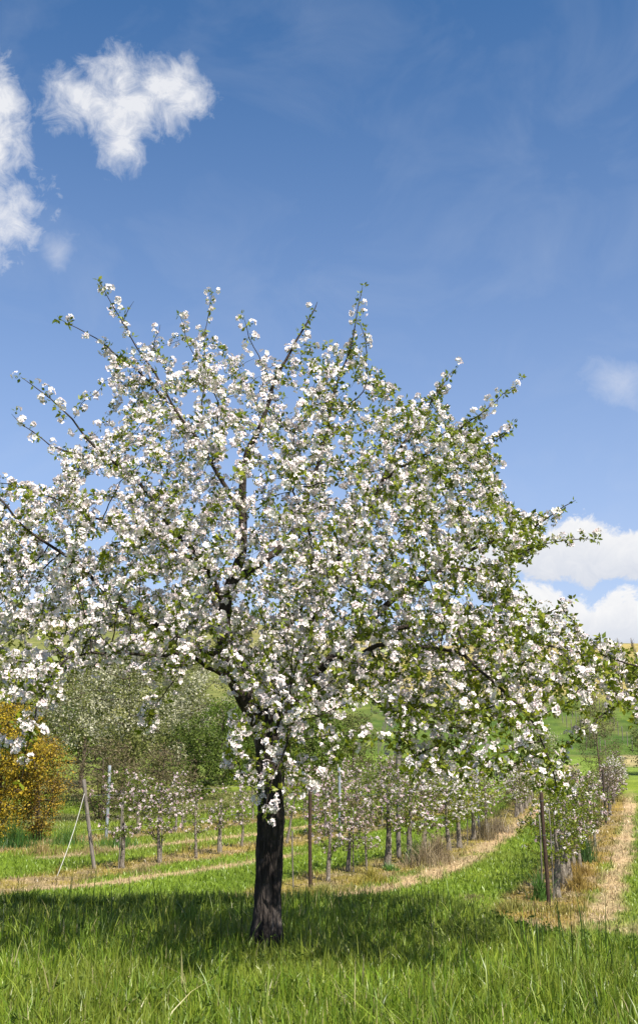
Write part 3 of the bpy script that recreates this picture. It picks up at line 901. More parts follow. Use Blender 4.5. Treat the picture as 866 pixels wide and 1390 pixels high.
# right row (A)
for key, px, py, s, rz, lab in [
    ('leafy', 757, 1218, 1.02, .3, 'leafy apple tree with pale mottled trunk right behind the rusty post'),
    ('thick', 764, 1206, 1.0, 1.3, 'second apple tree behind the rusty post, with slimmer pale trunk'),
    ('leafy', 772, 1196, 1.0, 2.3, 'third apple tree behind the rusty post, mostly green leaves'),
    ('brown', 780, 1186, 1.0, 3.3, 'fourth apple tree behind the rusty post, pinkish blossom'),
    ('vfork', 787, 1177, 1.0, 4.3, 'fifth apple tree behind the rusty post, pink blossom'),
    ('thick', 796, 1167, 1.05, .9, 'sixth apple tree behind the rusty post, at the far end of the close trunks'),
    ('slim', 806, 1150, 1.0, .9, 'thin pink apple tree between the close trunks and the white domed tree'),
    ('white', 833, 1096, 1.0, .9, 'domed apple tree in dense white blossom beside the sandy track'),
]:
    place(key, flat_at(px, py), lab, GA, s, rz)
sA = sum(np.linalg.norm(np.array(ROW_A[i + 1]) - np.array(ROW_A[i])) for i in range(5))
for t in (3.5, 6, 8.5): place('brown', along(ROW_A, sA - t - 1.5), 'small reddish apple tree hidden between trunks and white tree', GA, .85)
Ax = extend(ROW_A, 30)
for k in range(5): place(['white', 'brown'][k % 2], along(Ax, sA + 3 + k * 2.5), 'small apple tree beyond the white domed tree by the track', GA, .95)
# remaining part of the row behind (C) and the far row (D)
sC = sum(np.linalg.norm(np.array(ROW_C[i + 1]) - np.array(ROW_C[i])) for i in range(4))
Cx = extend(ROW_C, 30)
kC = ['slim', 'brown', 'spread', 'slim', 'thick']
for k in range(17):
    place(kC[k % 5], along(Cx, sC + 1.6 + k * 1.75), 'small blossoming apple tree behind the gaps of the middle row', GC, 1.0)
for px, py, key, lab in [(187, 1132, 'thick', 'far apple tree seen between the first two trees after the leaning post'),
                         (238, 1129, 'slim', 'far slim apple tree with dark stem, between second and third near trunks'),
                         (247, 1127, 'slim', 'far apple tree just beside a slim dark-stemmed one, before the third trunk')]:
    place(key, flat_at(px, py), lab, GD, .92)
Dx = extend(ROW_D, 25)
for k in range(16):
    place(['slim', 'brown', 'thick'][k % 3], along(Dx, 11 + k * 1.9), 'small apple tree in the far row against the green bushes', GD, .95)

# ------------------------------------------------------------------ posts
def post_mesh(name, h, r0, mat, sides=10, wob=.06, top='flat', seed=0):
    acc = Acc(); n = 12
    z = np.linspace(-.25, h, n); pts = np.stack([.008 * np.sin(z * 2 + seed), .008 * np.cos(z * 3 + seed), z], 1)
    rr = np.full(n, r0)
    pts = np.vstack([pts, [pts[-1][0], pts[-1][1], h + r0 * .25]]); rr = np.append(rr, r0 * .7)
    tube(acc, pts, rr, sides, wob=lambda i, a: 1 + wob * (vnoise(np.cos(a) * 2 + 9, np.sin(a) * 2 + i * .3 + seed, .8, 2) - .5) * 2)
    return acc.mesh(name, M[mat], True)
def post(name, xy, h, r0, mat, label, group=None, tilt=(0, 0), seed=0, cat='post', collar=True):
    x, y = xy; root = empty(name, (x, y, float(H(x, y))))
    root.rotation_euler = (tilt[0], tilt[1], 0)
    tag(root, label, cat, group)
    link('shaft', post_mesh('shaft', h, r0, mat, seed=seed), root)
    if collar:   # wire wrapped round the post near its top
        for zz in (h * .93, h * .62):
            acc = Acc(); a = np.linspace(0, 2 * math.pi, 13)
            tube(acc, np.stack([np.cos(a) * (r0 + .003), np.sin(a) * (r0 + .003), np.full(13, zz) + .006 * np.sin(a)], 1), np.full(13, .003), 4)
            link('wire_wrap', acc.mesh('wire_wrap', M['galv']), root)
    return root
post('row_end_post', flat_at(744, 1228), 2.3, .042, 'rust', 'rusty brown metal post at the near end of the row by the sandy track', tilt=(0, R(-1.0)), seed=1)
post('row_end_post', flat_at(421, 1206), 2.35, .045, 'rust', 'slim dark brown post at the near end of the middle row, beside the big trunk', seed=2)
post('tall_pole', flat_at(541, 1165), 3.75, .075, 'wood_grey', 'tall weathered grey wooden pole rising above the middle row', cat='pole', tilt=(0, R(.6)), seed=3)
post('trellis_post', flat_at(145, 1137), 2.6, .06, 'galv', 'pale blue-grey post behind the leaning post and first tree', seed=4)
post('trellis_post', flat_at(461, 1150), 2.6, .05, 'galv', 'pale post among the blossoms behind the brown row-end post', seed=5)
post('trellis_post', flat_at(650, 1128), 2.4, .05, 'galv', 'thin grey post over the dry grass of the middle row', seed=6)
post('trellis_post', flat_at(822, 1118), 2.3, .06, 'wood_dark', 'dark short post just below the white domed tree', seed=7)
# leaning end post with its rope
pb = np.array([*flat_at(128, 1180), -1.6]); sc = 1500 / pb[1] / .97
lp = post('leaning_post', (pb[0], pb[1]), 2.42, .055, 'wood_grey', 'grey wooden end post leaning over, held by a pale rope', tilt=(0, R(-9.5)), seed=8)
rb = np.array([*flat_at(78, 1190), -1.6])
inv = Matrix.Translation(Vector(lp.location)) @ Matrix.Rotation(R(-9.5), 4, 'Y'); inv = inv.inverted()
a = np.array([0, 0, 2.1]); b = np.array(inv @ Vector((rb[0], rb[1], float(H(rb[0], rb[1])))))
ts = np.linspace(0, 1, 14)
rp = a[None] * (1 - ts[:, None]) + b[None] * ts[:, None]; rp[:, 2] -= .10 * np.sin(ts * math.pi)
acc = Acc(); tube(acc, rp, np.full(14, .009), 6)
link('guy_rope', acc.mesh('guy_rope', M['rope']), lp)
# thin stakes tied beside trees
SG = 'thin stakes standing beside the orchard trees'
for i, (px, py, h, lab) in enumerate([
    (161, 1180, 1.7, 'thin grey stake against the tree next to the leaning post'),
    (219, 1172, 1.6, 'thin stake beside the V-forked tree'),
    (296, 1160, 1.5, 'thin stake beside the thick knobbly trunk'),
    (398, 1204, 1.3, 'pale thin stake standing just behind the big trunk, near the brown post'),
    (480, 1183, 1.7, 'thin stake next to the brownish pink tree'),
    (752, 1222, 1.9, 'thin green-grey stake between the rusty post and the first trunk'),
    (736, 1222, 1.8, 'thin pale rod standing beside the rusty post on the lane side'),
    (634, 1148, 1.5, 'pale stake beside the twin-trunked tree')]):
    x, y = flat_at(px, py)
    o = link('stake', post_mesh('stake', h, .017, 'wood_grey', 6, .04, seed=i), None, (x, y, float(H(x, y))))
    o.rotation_euler = (R(random.uniform(-1, 1)), R(random.uniform(-1.5, 1.5)), 0)
    tag(o, lab, 'stake', SG)
# trellis wires strung between the posts of each row
def wire(name, pts, label, group, r=.0035):
    pts = np.array(pts); acc = Acc(); tube(acc, pts - pts[0], np.full(len(pts), r), 4)
    o = link(name, acc.mesh(name, M['galv']), None, tuple(pts[0])); tag(o, label, 'wire', group)
for row, lab in ((ROW_A, 'sandy track row'), (ROW_B, 'middle row'), (ROW_C, 'row starting at the leaning post')):
    for hh in (1.1, 2.0):
        wire('trellis_wire', [(x, y, -1.6 + hh) for x, y in row], ('upper' if hh > 1.5 else 'lower') + ' thin steel wire strung along the ' + lab, 'trellis wires', .0025)

# ------------------------------------------------------------------ weeds and tufts among the rows
def tuft(xy, r, h, n, col, label, name='grass_tuft', cat='grass tuft', group='grass tufts among the rows'):
    rr = np.random.default_rng(int(abs(xy[0]) * 100 + abs(xy[1]) * 7))
    x0, y0 = xy; a = rr.random(n) * 6.28; q = r * np.abs(rr.normal(0, .6, n)); hh = np.exp(-(q / r) ** 2 * 1.2) * (.35 + 1.3 * vnoise(x0 + np.cos(a) * q, y0 + np.sin(a) * q, .22, 51))
    X = x0 + np.cos(a) * q; Y = y0 + np.sin(a) * q
    c = np.array(col) * (.6 + .8 * rr.random(n))[:, None]
    me = grass(name, X, Y, h * hh * (.5 + .7 * rr.random(n)), np.full(n, .018), c, rr, 3, .5)
    o = link(name, me)
    z0 = float(H(x0, y0)); me.transform(Matrix.Translation((-x0, -y0, -z0))); o.location = (x0, y0, z0)
    tag(o, label, cat, None, 'stuff')
tuft(flat_at(795, 1170), .45, .8, 260, (.06, .12, .03), 'dark green tuft at the far end of the close trunks by the track')
tuft(flat_at(732, 1222), .3, .7, 220, (.08, .17, .03), 'green tuft at the foot of the rusty post')
tuft(flat_at(575, 1176), .8, .75, 520, (.28, .22, .13), 'dry brown grass clump below the white tree behind the pole')
tuft(flat_at(595, 1170), .7, .7, 420, (.25, .19, .11), 'dry brown grass clump before the twin-trunked tree')
tuft(flat_at(655, 1140), .9, .8, 460, (.20, .16, .09), 'tall dry grass clump under the dull pink tree')
tuft(flat_at(672, 1130), .9, .9, 460, (.24, .19, .12), 'tall dry grass clump farther along the straw strip')
tuft(flat_at(567, 1172), .5, .9, 260, (.08, .17, .03), 'green tuft between the white tree and dry grass')
tuft(flat_at(530, 1182), .3, .35, 160, (.09, .20, .03), 'low green tuft at the stout pale trunk')
tuft(flat_at(160, 1150), .9, .7, 400, (.08, .16, .03), 'green tall grass patch behind the first tree after the leaning post')
tuft(flat_at(90, 1148), 1.0, .7, 420, (.09, .17, .03), 'green tall grass patch at the foot of the amber bush')
tuft(flat_at(20, 1150), 1.3, .8, 600, (.05, .12, .02), 'dark green tall grass patch at the foot of the golden bush')

TG = 'yellowing grass clumps at the ends of the tree rows'
for px, py, r, h, n, col, lab in [
    (788, 1208, .55, .42, 560, (.30, .21, .055), 'orange dry grass between the rusty post row and the sandy track'),
    (786, 1188, .45, .40, 420, (.28, .19, .055), 'orange dry grass farther along beside the close trunks'),
    (765, 1240, .8, .26, 620, (.30, .26, .06), 'yellowish grass patch in front of the rusty post'),
    (700, 1236, .8, .24, 560, (.26, .25, .06), 'yellow-green grass patch on the lane side of the rusty post'),
    (640, 1222, .5, .22, 260, (.28, .25, .10), 'pale dry grass patch in the lane before the rusty post'),
    (440, 1214, .8, .28, 520, (.26, .25, .06), 'yellow-green grass patch at the foot of the slim brown post'),
    (505, 1199, .6, .36, 420, (.32, .27, .05), 'golden yellow grass clump between the thin young tree and the stout one'),
    (190, 1186, .7, .22, 380, (.28, .23, .09), 'dry grass patch between the first two trees from the leaning post'),
    (60, 1160, 1.1, .35, 520, (.29, .22, .08), 'brown dry grass beyond the rope of the leaning post'),
    (130, 1158, 1.0, .35, 480, (.27, .21, .09), 'brown dry grass just behind the leaning post')]:
    tuft(flat_at(px, py), r, h, n, col, lab, group=TG)
def weeds():
    rr = np.random.default_rng(91); n = 1500
    y = 5.8 + 6.5 * rr.random(n); x = (rr.random(n) * 2 - 1) * (y * .34 + 1)
    k = fnoise(x, y, 1.1, 60) > .52; x, y = x[k], y[k]; n = len(x)
    z = H(x, y) + .02 + .13 * rr.random(n)
    T = [tpl_leaves(rr, m, .032, .9) for m in (6, 9, 12)]
    d = np.tile([0, 0, 1.0], (n, 1)) + rr.normal(0, .2, (n, 3))
    tag(link('meadow_weeds', scatter_mesh('meadow_weeds', T, np.stack([x, y, z], 1), d, .7 + .8 * rr.random(n), M['leaf_green'], rr)), 'low broad-leaved weeds growing through the meadow grass', 'weeds', kind='stuff')
weeds()
# ------------------------------------------------------------------ shrubs and background trees
def far_tree(seed, name, label, cat, xy, height, rx, clear=.4, shape='round', leaf='leaf_green', leaf2=None, natt=300, csize=.5,
             nl=26, lsize=.16, bark='bark_brown', trunk_r=.15, group=None, multi=0, dens=1.0, step=.35, asp=.6, ztop=None):
    pos, pr, r, n0, rng = grow_tree(seed, height, clear, rx, shape, natt, trunk_r, step=step, kill=step * 1.3, infl=step * 8, tip=.012)
    x, y = xy; root = empty(name, (x, y, float(H(x, y)))); tag(root, label, cat, group)
    acc = Acc(); tp = pos[:n0].copy(); rt = r[:n0].copy(); rt[0] *= 1.3; tp[0][2] -= .3
    tube(acc, tp, rt, 8)
    if multi:
        for k in range(multi):
            a = 2 * math.pi * k / multi; m = 7; t = np.linspace(0, 1, m)
            q = np.stack([np.cos(a) * (.1 + rx * .7 * t), np.sin(a) * (.1 + rx * .7 * t), height * (.75) * t ** .8 - .1], 1)
            tube(acc, q, trunk_r * .5 * (1 - .8 * t), 5)
    link('trunk' if not multi else 'stems', acc.mesh('trunk', M[bark]), root)
    acc = Acc()
    for c, att in chains(pos, pr, r):
        cc = [i for k, i in enumerate(c) if i >= n0 or (k + 1 < len(c) and c[k + 1] >= n0)]
        if len(cc) < 2: continue
        rr = r[cc].copy(); rr[0] = min(rr[0], rr[1] * 1.2)
        tube(acc, pos[cc], rr, 4, cap=False)
    link('branches', acc.mesh('branches', M[bark]), root)
    cand = np.where((pos[:, 2] > clear * .8) & (r < trunk_r * .6))[0]
    cand = cand[rng.random(len(cand)) < dens]
    tp_ = [tpl_clump(rng, nl, csize, lsize, asp) for _ in range(5)]
    rd = rng.normal(size=(len(cand), 3))
    if leaf2:
        m = rng.random(len(cand)) < .42
        link('blossom', scatter_mesh('blossom', tp_, pos[cand[m]], rd[m], .7 + .6 * rng.random(m.sum()), M[leaf2], rng), root)
        cand, rd = cand[~m], rd[~m]
    link('crown', scatter_mesh('crown', tp_, pos[cand], rd, .7 + .6 * rng.random(len(cand)), M[leaf], rng), root)
    return root

def at(px, Y): 
    x = (px - CX) / F * Y * .985
    return (x, Y)
# golden and amber bushes at the edge of the orchard
far_tree(301, 'golden_bush', 'large golden yellow flowering bush at the edge of the orchard', 'bush', at(8, 41), 4.9, 2.1, .1, 'vase', 'leaf_gold', natt=900, csize=.32, nl=30, lsize=.085, trunk_r=.04, multi=12, dens=1, step=.2, asp=.5)
far_tree(302, 'amber_bush', 'amber brown bush beside the golden one, in thin leaf', 'bush', at(62, 42), 3.6, 1.35, .1, 'vase', 'leaf_amber', natt=700, csize=.3, nl=34, lsize=.08, trunk_r=.035, multi=10, dens=.9, step=.2, asp=.45)
far_tree(303, 'golden_bush', 'golden bush farther out past the big golden one', 'bush', at(-55, 40), 4.2, 1.7, .15, 'vase', 'leaf_gold', natt=600, csize=.32, nl=40, lsize=.085, trunk_r=.04, multi=9, dens=1, step=.2, asp=.5)
# cream blossoming trees behind
CG = 'cream blossoming trees behind the orchard'
for sd, px, Y, h, rx, lab in [
    (311, 62, 56, 8.0, 3.0, 'cream blossoming tree rising directly behind the golden bush'),
    (312, 175, 62, 8.8, 3.8, 'widest cream blossoming tree, behind the leaning post'),
    (313, 118, 74, 9.0, 3.6, 'tall cream blossoming tree standing behind the two nearer ones'),
    (314, -30, 60, 6.5, 3.0, 'cream blossoming tree at the outer side of the golden bush'),
    (315, 722, 78, 4.0, 1.9, 'small round greyish pink tree at the far end of the middle row'),
    (316, 262, 84, 7.5, 3.4, 'thin cream tree in front of the dry hillside, beside the wide cream one')]:
    far_tree(sd, 'blossoming_tree', lab, 'tree', at(px, Y), h, rx, min(3.5, h * .38), 'round', 'leaf_olive', 'petal_cream', natt=420, csize=.5, nl=34, lsize=.11, trunk_r=.14, group=CG, dens=.75)
# green bushes in the middle distance
GG = 'green bushes behind the orchard rows'
for i, (px, Y, h, rx, lf, lab) in enumerate([
    (225, 57, 3.3, 1.9, 'leaf_brown', 'low brown bramble bush below the wide cream tree'),
    (145, 53, 3.5, 2.2, 'leaf_brown', 'brown leafless thicket behind the leaning post'),
    (186, 60, 3.9, 2.1, 'leaf_olive', 'low olive bush between the leaning post and the brambles'),
    (268, 66, 4.4, 2.1, 'leaf_dark', 'fresh green bush directly above the third and fourth near trees'),
    (305, 76, 5.4, 2.5, 'leaf_green', 'tallest fresh green bush just beside the big trunk'),
    (345, 80, 4.8, 2.4, 'leaf_dark', 'green bush hidden behind the big trunk'),
    (395, 84, 5.0, 2.6, 'leaf_dark', 'dark green bush just past the big trunk'),
    (437, 82, 4.4, 2.3, 'leaf_green', 'green bush above the brown row-end post'),
    (478, 84, 4.7, 2.3, 'leaf_olive', 'rounded green bush at the end of the bush line, near the tall pole'),
    (40, 70, 5.0, 2.8, 'leaf_green', 'green bush behind the golden bush and cream tree'),
    (590, 96, 2.6, 1.8, 'leaf_olive', 'low olive shrub on the slope past the tall pole'),
    (806, 86, 6.3, 1.9, 'leaf_brown', 'brown budding tree standing at the field road'),
    (884, 90, 5.0, 2.2, 'leaf_olive', 'olive bush beyond the brown budding tree')]):
    far_tree(330 + i, 'bush' if i != 11 else 'budding_tree', lab, 'bush' if i != 11 else 'tree', at(px, Y), h, rx, .3, 'round', lf, natt=260, csize=.45, nl=(34 if lf != 'leaf_brown' else 34), lsize=.13 if lf != 'leaf_brown' else .12, trunk_r=.08, group=GG if i != 11 else None, multi=0 if i == 11 else 4, dens=.85, asp=.6 if lf != 'leaf_brown' else .3)
# trees spread over the hillside: three grown once, then repeated
HG = 'trees on the far hillside'
hp = [far_tree(360, 'hillside_tree', 'olive green tree on the far hillside', 'tree', (0, 0), 6, 3.0, .8, 'round', 'leaf_olive', natt=150, csize=.9, nl=26, lsize=.32, trunk_r=.15, group=HG, step=.6),
      far_tree(361, 'hillside_tree', 'bushy green tree on the far hillside', 'tree', (0, 0), 7, 3.2, .8, 'round', 'leaf_green', natt=150, csize=.9, nl=26, lsize=.32, trunk_r=.15, group=HG, step=.6),
      far_tree(362, 'hillside_tree', 'cream flowering tree on the far hillside', 'tree', (0, 0), 6, 3.2, .8, 'round', 'leaf_olive', 'petal_cream', natt=150, csize=.9, nl=26, lsize=.28, trunk_r=.15, group=HG, step=.6),
      far_tree(363, 'hillside_tree', 'bare brown tree on the far hillside', 'tree', (0, 0), 6, 2.6, .8, 'round', 'leaf_brown', natt=150, csize=.8, nl=14, lsize=.22, trunk_r=.15, group=HG, step=.6, asp=.3)]
spots = []
rs = np.random.default_rng(77)
for px in range(-60, 330, 21):
    spots.append((px + rs.uniform(-8, 8), rs.uniform(92, 120)))
for px in range(-60, 470, 26):
    spots.append((px + rs.uniform(-8, 8), rs.uniform(135, 185)))
for px in range(-60, 560, 30):
    spots.append((px + rs.uniform(-8, 8), rs.uniform(200, 300)))
for px in range(-60, 560, 34):
    spots.append((px + rs.uniform(-8, 8), rs.uniform(320, 335)))
for px in (640, 668, 690, 900, 930): spots.append((px, rs.uniform(250, 262)))
used = [False] * 4
kinds = ['olive green tree on the far hillside', 'bushy green tree on the far hillside', 'cream flowering tree on the far hillside', 'bare brown tree on the far hillside']
for px, Y in spots:
    k = int(rs.choice([0, 0, 1, 2, 3])); s = rs.uniform(.45, .85)
    x, y = at(px, Y); z = float(H(x, y)) - .1
    if not used[k]:
        used[k] = True; o = hp[k]; o.location = (x, y, z); o.scale = (s, s, s)
    else:
        dup(hp[k], (x, y, z), rs.uniform(0, 6.28), (s * rs.uniform(.9, 1.2), s, s * rs.uniform(.85, 1.15)), kinds[k], HG)

# vine trellis rows on the slopes
def trellis(x0, y0, x1, y1, npost, label, group, h=1.9, vine=True, post_r=.06, vmat='leaf_brown'):
    z0 = float(H(x0, y0)); root = empty('vine_row', (x0, y0, z0)); tag(root, label, 'vine row', group)
    rr = np.random.default_rng(int(abs(x0 * 31 + y0)))
    for k in range(npost):
        t = k / (npost - 1); x = x0 + (x1 - x0) * t; y = y0 + (y1 - y0) * t; z = float(H(x, y))
        p = link('post', POSTM, root, (x - x0, y - y0, z - z0)); p.scale = (post_r / .06, post_r / .06, h / 1.9)
        p.rotation_euler = (rr.normal(0, .03), rr.normal(0, .03), 0)
    if vine:
        acc = Acc(); m = npost * 3
        for k in range(m):
            t = (k + .5) / m; x = x0 + (x1 - x0) * t; y = y0 + (y1 - y0) * t; z = float(H(x, y)) - z0
            b = np.array([x - x0, y - y0, z])
            tube(acc, [b, b + [rr.normal(0, .08), rr.normal(0, .08), .5], b + [rr.normal(0, .15), rr.normal(0, .2), .95]], [.05, .045, .03], 4)
            for q in range(4):
                e = np.array([rr.normal(0, .25), rr.normal(0, .5), .8 + .5 * rr.random()])
                tube(acc, [b + [0, 0, .9], b + [0, 0, .9] + e * .9], [.025, .012], 3)
        link('vines', acc.mesh('vines', M['wood_dark']), root)
POSTM = post_mesh('post', 1.9, .06, 'wood_grey', 6)
VG = 'bare vine rows on the tan slope'
vp = []
for k in range(13):
    px = 655 + k * 21
    x0, y0 = at(px, 166); x1, y1 = at(px * .88 + 80, 252)
    trellis(x0, y0, x1, y1, 9, 'bare brown vine row running up the tan slope', VG)
WG = 'young vine rows on the green slope'
for k, (pa, Ya, pb_, Yb) in enumerate([(816, 112, 757, 158), (790, 118, 735, 160), (852, 116, 800, 160), (700, 118, 672, 158), (640, 118, 628, 156), (585, 118, 590, 156), (512, 110, 530, 150)]):
    x0, y0 = at(pa, Ya); x1, y1 = at(pb_, Yb)
    trellis(x0, y0, x1, y1, 12, ['thin wooden posts running down the green slope to a slanting end post', 'thin posts on the green slope beside the capped pole', 'thin posts on the green slope nearest the road bushes', 'thin posts on the green slope above the white small trees', 'thin posts on the green slope above the leafy lane', 'thin posts on the green slope just past the tall pole', 'thin posts on the green slope behind the tall pole'][k], WG, 1.5, False, .045)
LG = 'trellis rows on the distant hillside'
for k in range(12):
    px = 60 + k * 30
    x0, y0 = at(px, 262); x1, y1 = at(px * .93 + 25, 325)
    trellis(x0, y0, x1, y1, 8, 'row of pale posts and vines up the distant hillside', LG, 2.2)
# capped pole on the slope
x, y = at(759, 160); o = post('capped_pole', (x, y), 3.2, .14, 'wood_grey', 'pale pole with a black bag over its top on the green slope', cat='pole', collar=False)
acc = Acc(); zz = np.array([2.2, 2.3, 2.6, 3.0, 3.4, 3.65, 3.75]); tube(acc, np.stack([0 * zz + .03 * np.sin(zz * 5), 0 * zz, zz], 1), [.2, .48, .58, .5, .42, .3, .08], 9, wob=lambda i, a: 1 + .3 * (vnoise(a * 2, a * 0 + i, .7, 1) - .5))
mb, nt, n_, l_ = mat_new('black_bag'); prb = N(nt, 'ShaderNodeBsdfPrincipled'); prb.inputs['Base Color'].default_value = (.012, .012, .013, 1); prb.inputs['Roughness'].default_value = .5
oo = N(nt, 'ShaderNodeOutputMaterial'); l_.new(prb.outputs[0], oo.inputs[0]); M['bag'] = mb
link('bag', acc.mesh('bag', M['bag']), o)

# ------------------------------------------------------------------ light and sky
EL = R(52); SAZ = math.atan2(.58, -.80)
sdir = Vector((math.sin(SAZ) * math.cos(EL), math.cos(SAZ) * math.cos(EL), math.sin(EL)))
sun = bpy.data.lights.new('sun', 'SUN'); sun.energy = 5.0; sun.angle = R(.5); sun.color = (1, .94, .84)
so = bpy.data.objects.new('sun', sun); COL.objects.link(so); so.rotation_euler = sdir.to_track_quat('Z', 'Y').to_euler(); so.location = (20, -20, 40)

world = bpy.data.worlds.new('World'); scene.world = world; world.use_nodes = True
nt = world.node_tree; nt.nodes.clear(); l = nt.links
SKY = .074
sky = N(nt, 'ShaderNodeTexSky'); sky.sky_type = 'NISHITA'; sky.sun_disc = False
sky.sun_elevation = EL; sky.sun_rotation = SAZ; sky.altitude = 200; sky.air_density = 1.0; sky.dust_density = .8; sky.ozone_density = 2.5
tc = N(nt, 'ShaderNodeTexCoord'); sx = N(nt, 'ShaderNodeSeparateXYZ'); l.new(tc.outputs['Generated'], sx.inputs[0])
def Mth(op, a, b=None, c=None, clamp=False):
    n = N(nt, 'ShaderNodeMath', operation=op, use_clamp=clamp)
    for i, v in enumerate((a, b, c)):
        if v is None: continue
        if isinstance(v, (int, float)): n.inputs[i].default_value = v
        else: l.new(v, n.inputs[i])
    return n.outputs[0]
yy = Mth('MAXIMUM', sx.outputs['Y'], .02)
U = Mth('DIVIDE', sx.outputs['X'], yy); V = Mth('DIVIDE', sx.outputs['Z'], yy)
front = Mth('GREATER_THAN', sx.outputs['Y'], .1)
nz = N(nt, 'ShaderNodeTexNoise'); nz.inputs['Scale'].default_value = 15; nz.inputs['Detail'].default_value = 10; nz.inputs['Roughness'].default_value = .66
l.new(tc.outputs['Generated'], nz.inputs['Vector'])
nw = N(nt, 'ShaderNodeTexNoise'); nw.inputs['Scale'].default_value = 12; nw.inputs['Detail'].default_value = 6
l.new(tc.outputs['Generated'], nw.inputs['Vector'])
sw = N(nt, 'ShaderNodeSeparateColor'); l.new(nw.outputs['Color'], sw.inputs[0])
UW = Mth('ADD', U, Mth('MULTIPLY', Mth('SUBTRACT', sw.outputs[0], .5), .075)); VW = Mth('ADD', V, Mth('MULTIPLY', Mth('SUBTRACT', sw.outputs[1], .5), .075))
nf_ = N(nt, 'ShaderNodeTexNoise'); nf_.inputs['Scale'].default_value = 46; nf_.inputs['Detail'].default_value = 10; nf_.inputs['Roughness'].default_value = .7; nf_.inputs['Distortion'].default_value = .8
l.new(tc.outputs['Generated'], nf_.inputs['Vector'])
def uv(px, py): d = ray(px, py); return d[0] / d[1], d[2] / d[1]
def cloud(blobs, edge, noise_amp, fine=1.2):
    cur = None
    for px, py, rx, ry in blobs:
        u0, v0 = uv(px, py); ru = rx / F; rv = ry / F / .97 * (1 + .6 * v0 * v0)
        a = Mth('POWER', Mth('ABSOLUTE', Mth('MULTIPLY', Mth('SUBTRACT', UW, u0), 1 / ru)), 2.0); b = Mth('POWER', Mth('ABSOLUTE', Mth('MULTIPLY', Mth('SUBTRACT', VW, v0), 1 / rv)), 2.0)
        d = Mth('SUBTRACT', 1.0, Mth('SQRT', Mth('ADD', a, b)))
        cur = d if cur is None else Mth('SMOOTH_MAX', cur, d, .25)
    dn = Mth('MULTIPLY_ADD', Mth('SUBTRACT', nz.outputs[0], .5), noise_amp, cur)
    dn = Mth('MULTIPLY_ADD', Mth('SUBTRACT', nf_.outputs[0], .5), fine, dn)
    return Mth('SMOOTHSTEP', dn, 0, 1) if False else Mth('MULTIPLY', Mth('MULTIPLY', Mth('ADD', dn, edge * .35), 1 / edge, None, True), 1.0)
soft = cloud([(100, 132, 44, 28), (168, 98, 36, 36), (160, 145, 60, 34), (225, 112, 44, 26), (165, 188, 32, 40), (262, 128, 34, 20), (190, 135, 60, 34)], 1.5, 2.6, 2.6)
soft2 = cloud([(-10, 155, 42, 60), (-5, 230, 36, 70), (18, 300, 52, 46), (-20, 320, 60, 50)], 1.2, 2.8, 2.2)
soft3 = cloud([(88, 335, 22, 20), (845, 525, 36, 20), (20, 795, 70, 22)], 2.2, 2.0, 2.0)
cum1 = cloud([(700, 725, 46, 30), (780, 742, 60, 36), (850, 748, 60, 34), (700, 768, 110, 24), (820, 768, 110, 20), (640, 755, 50, 22), (930, 735, 60, 42)], .25, 2.0)
cum2 = cloud([(715, 822, 46, 26), (850, 838, 60, 32), (790, 855, 120, 30), (680, 850, 80, 26), (930, 850, 60, 30)], .25, 2.0)
mask = Mth('MAXIMUM', Mth('MULTIPLY', Mth('POWER', soft, 1.2), .9), Mth('MULTIPLY', soft2, .92)); mask = Mth('MAXIMUM', mask, Mth('MULTIPLY', soft3, .45)); mask = Mth('MULTIPLY', mask, front)
# thin high haze streaks
mpn = N(nt, 'ShaderNodeMapping'); mpn.inputs['Scale'].default_value = (5.0, 2.0, 8); mpn.inputs['Rotation'].default_value = (0, R(28), R(15)); l.new(tc.outputs['Generated'], mpn.inputs[0])
nc = N(nt, 'ShaderNodeTexNoise'); nc.inputs['Scale'].default_value = 1.6; nc.inputs['Detail'].default_value = 9; nc.inputs['Roughness'].default_value = .58; nc.inputs['Distortion'].default_value = .6
l.new(mpn.outputs[0], nc.inputs['Vector'])
cir = Mth('MULTIPLY', Mth('SUBTRACT', nc.outputs[0], .47, None, True), .4, None, True)
hs = N(nt, 'ShaderNodeHueSaturation'); hs.inputs['Saturation'].default_value = 1.3; hs.inputs['Value'].default_value = 1.1; l.new(sky.outputs[0], hs.inputs['Color'])
white = 0.53 / SKY
def mixc(f, a, b):
    m = N(nt, 'ShaderNodeMix', data_type='RGBA')
    l.new(f, m.inputs['Factor'])
    for s, v in (('A', a), ('B', b)):
        if isinstance(v, tuple): m.inputs[s].default_value = (*v, 1)
        else: l.new(v, m.inputs[s])
    return m.outputs['Result']
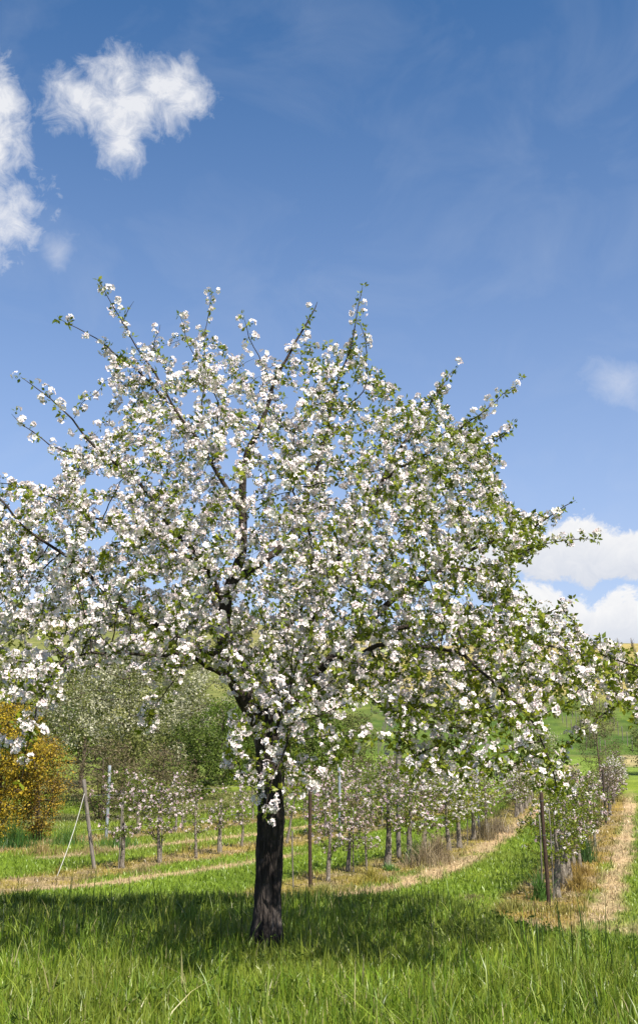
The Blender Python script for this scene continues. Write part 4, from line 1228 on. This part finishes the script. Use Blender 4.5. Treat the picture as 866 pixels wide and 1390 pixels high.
hz = Mth('MULTIPLY', Mth('POWER', Mth('SUBTRACT', 1.0, Mth('MULTIPLY', sx.outputs['Z'], 1.4, None, True), None, True), 1.7), .78)
c0 = mixc(hz, hs.outputs[0], (white * .66, white * .72, white * 1.02))
c1 = mixc(cir, c0, (white * .72, white * .78, white * .88))
shade = Mth('MULTIPLY', Mth('SUBTRACT', nw.outputs[0], .3, None, True), 1.6, None, True)
def grad(y0, y1):
    a, b = uv(800, y0)[1], uv(800, y1)[1]
    return Mth('MULTIPLY', Mth('SUBTRACT', VW, a), 1 / (b - a), None, True)
shade = Mth('MULTIPLY_ADD', shade, .2, .8, True)
cc = mixc(shade, (white * .70, white * .74, white * .82), (white * .98, white * .98, white * 1.0))
c2 = mixc(mask, c1, cc)
for cm, y0, y1 in ((cum1, 812, 730), (cum2, 892, 826)):
    sh = Mth('ADD', Mth('MULTIPLY', grad(y0, y1), .9), Mth('MULTIPLY', Mth('SUBTRACT', nf_.outputs[0], .5), .9), None, True)
    c2 = mixc(Mth('MULTIPLY', cm, front), c2, mixc(sh, (white * .66, white * .71, white * .82), (white * .99, white * .99, white * 1.0)))
bg = N(nt, 'ShaderNodeBackground'); bg.inputs['Strength'].default_value = SKY; l.new(c2, bg.inputs[0])
wo = N(nt, 'ShaderNodeOutputWorld'); l.new(bg.outputs[0], wo.inputs[0])

cam = bpy.data.cameras.new('camera'); co = bpy.data.objects.new('camera', cam); COL.objects.link(co)
co.location = (0, 0, CAMZ); co.rotation_euler = (R(90) + PITCH, 0, 0)
cam.sensor_fit = 'VERTICAL'; cam.sensor_height = 36; cam.sensor_width = 24; cam.lens = F / 1390 * 36
cam.shift_y = -(695 - CY) / 1390; cam.shift_x = 0
cam.clip_start = .1; cam.clip_end = 6000
scene.camera = co
scene.view_settings.view_transform = 'Standard'; scene.view_settings.look = 'None'
scene.view_settings.exposure = .85; scene.view_settings.gamma = 1; scene.view_settings.use_curve_mapping = False
scene.cycles.max_bounces = 6; scene.cycles.diffuse_bounces = 1; scene.cycles.transmission_bounces = 3; scene.cycles.transparent_max_bounces = 4
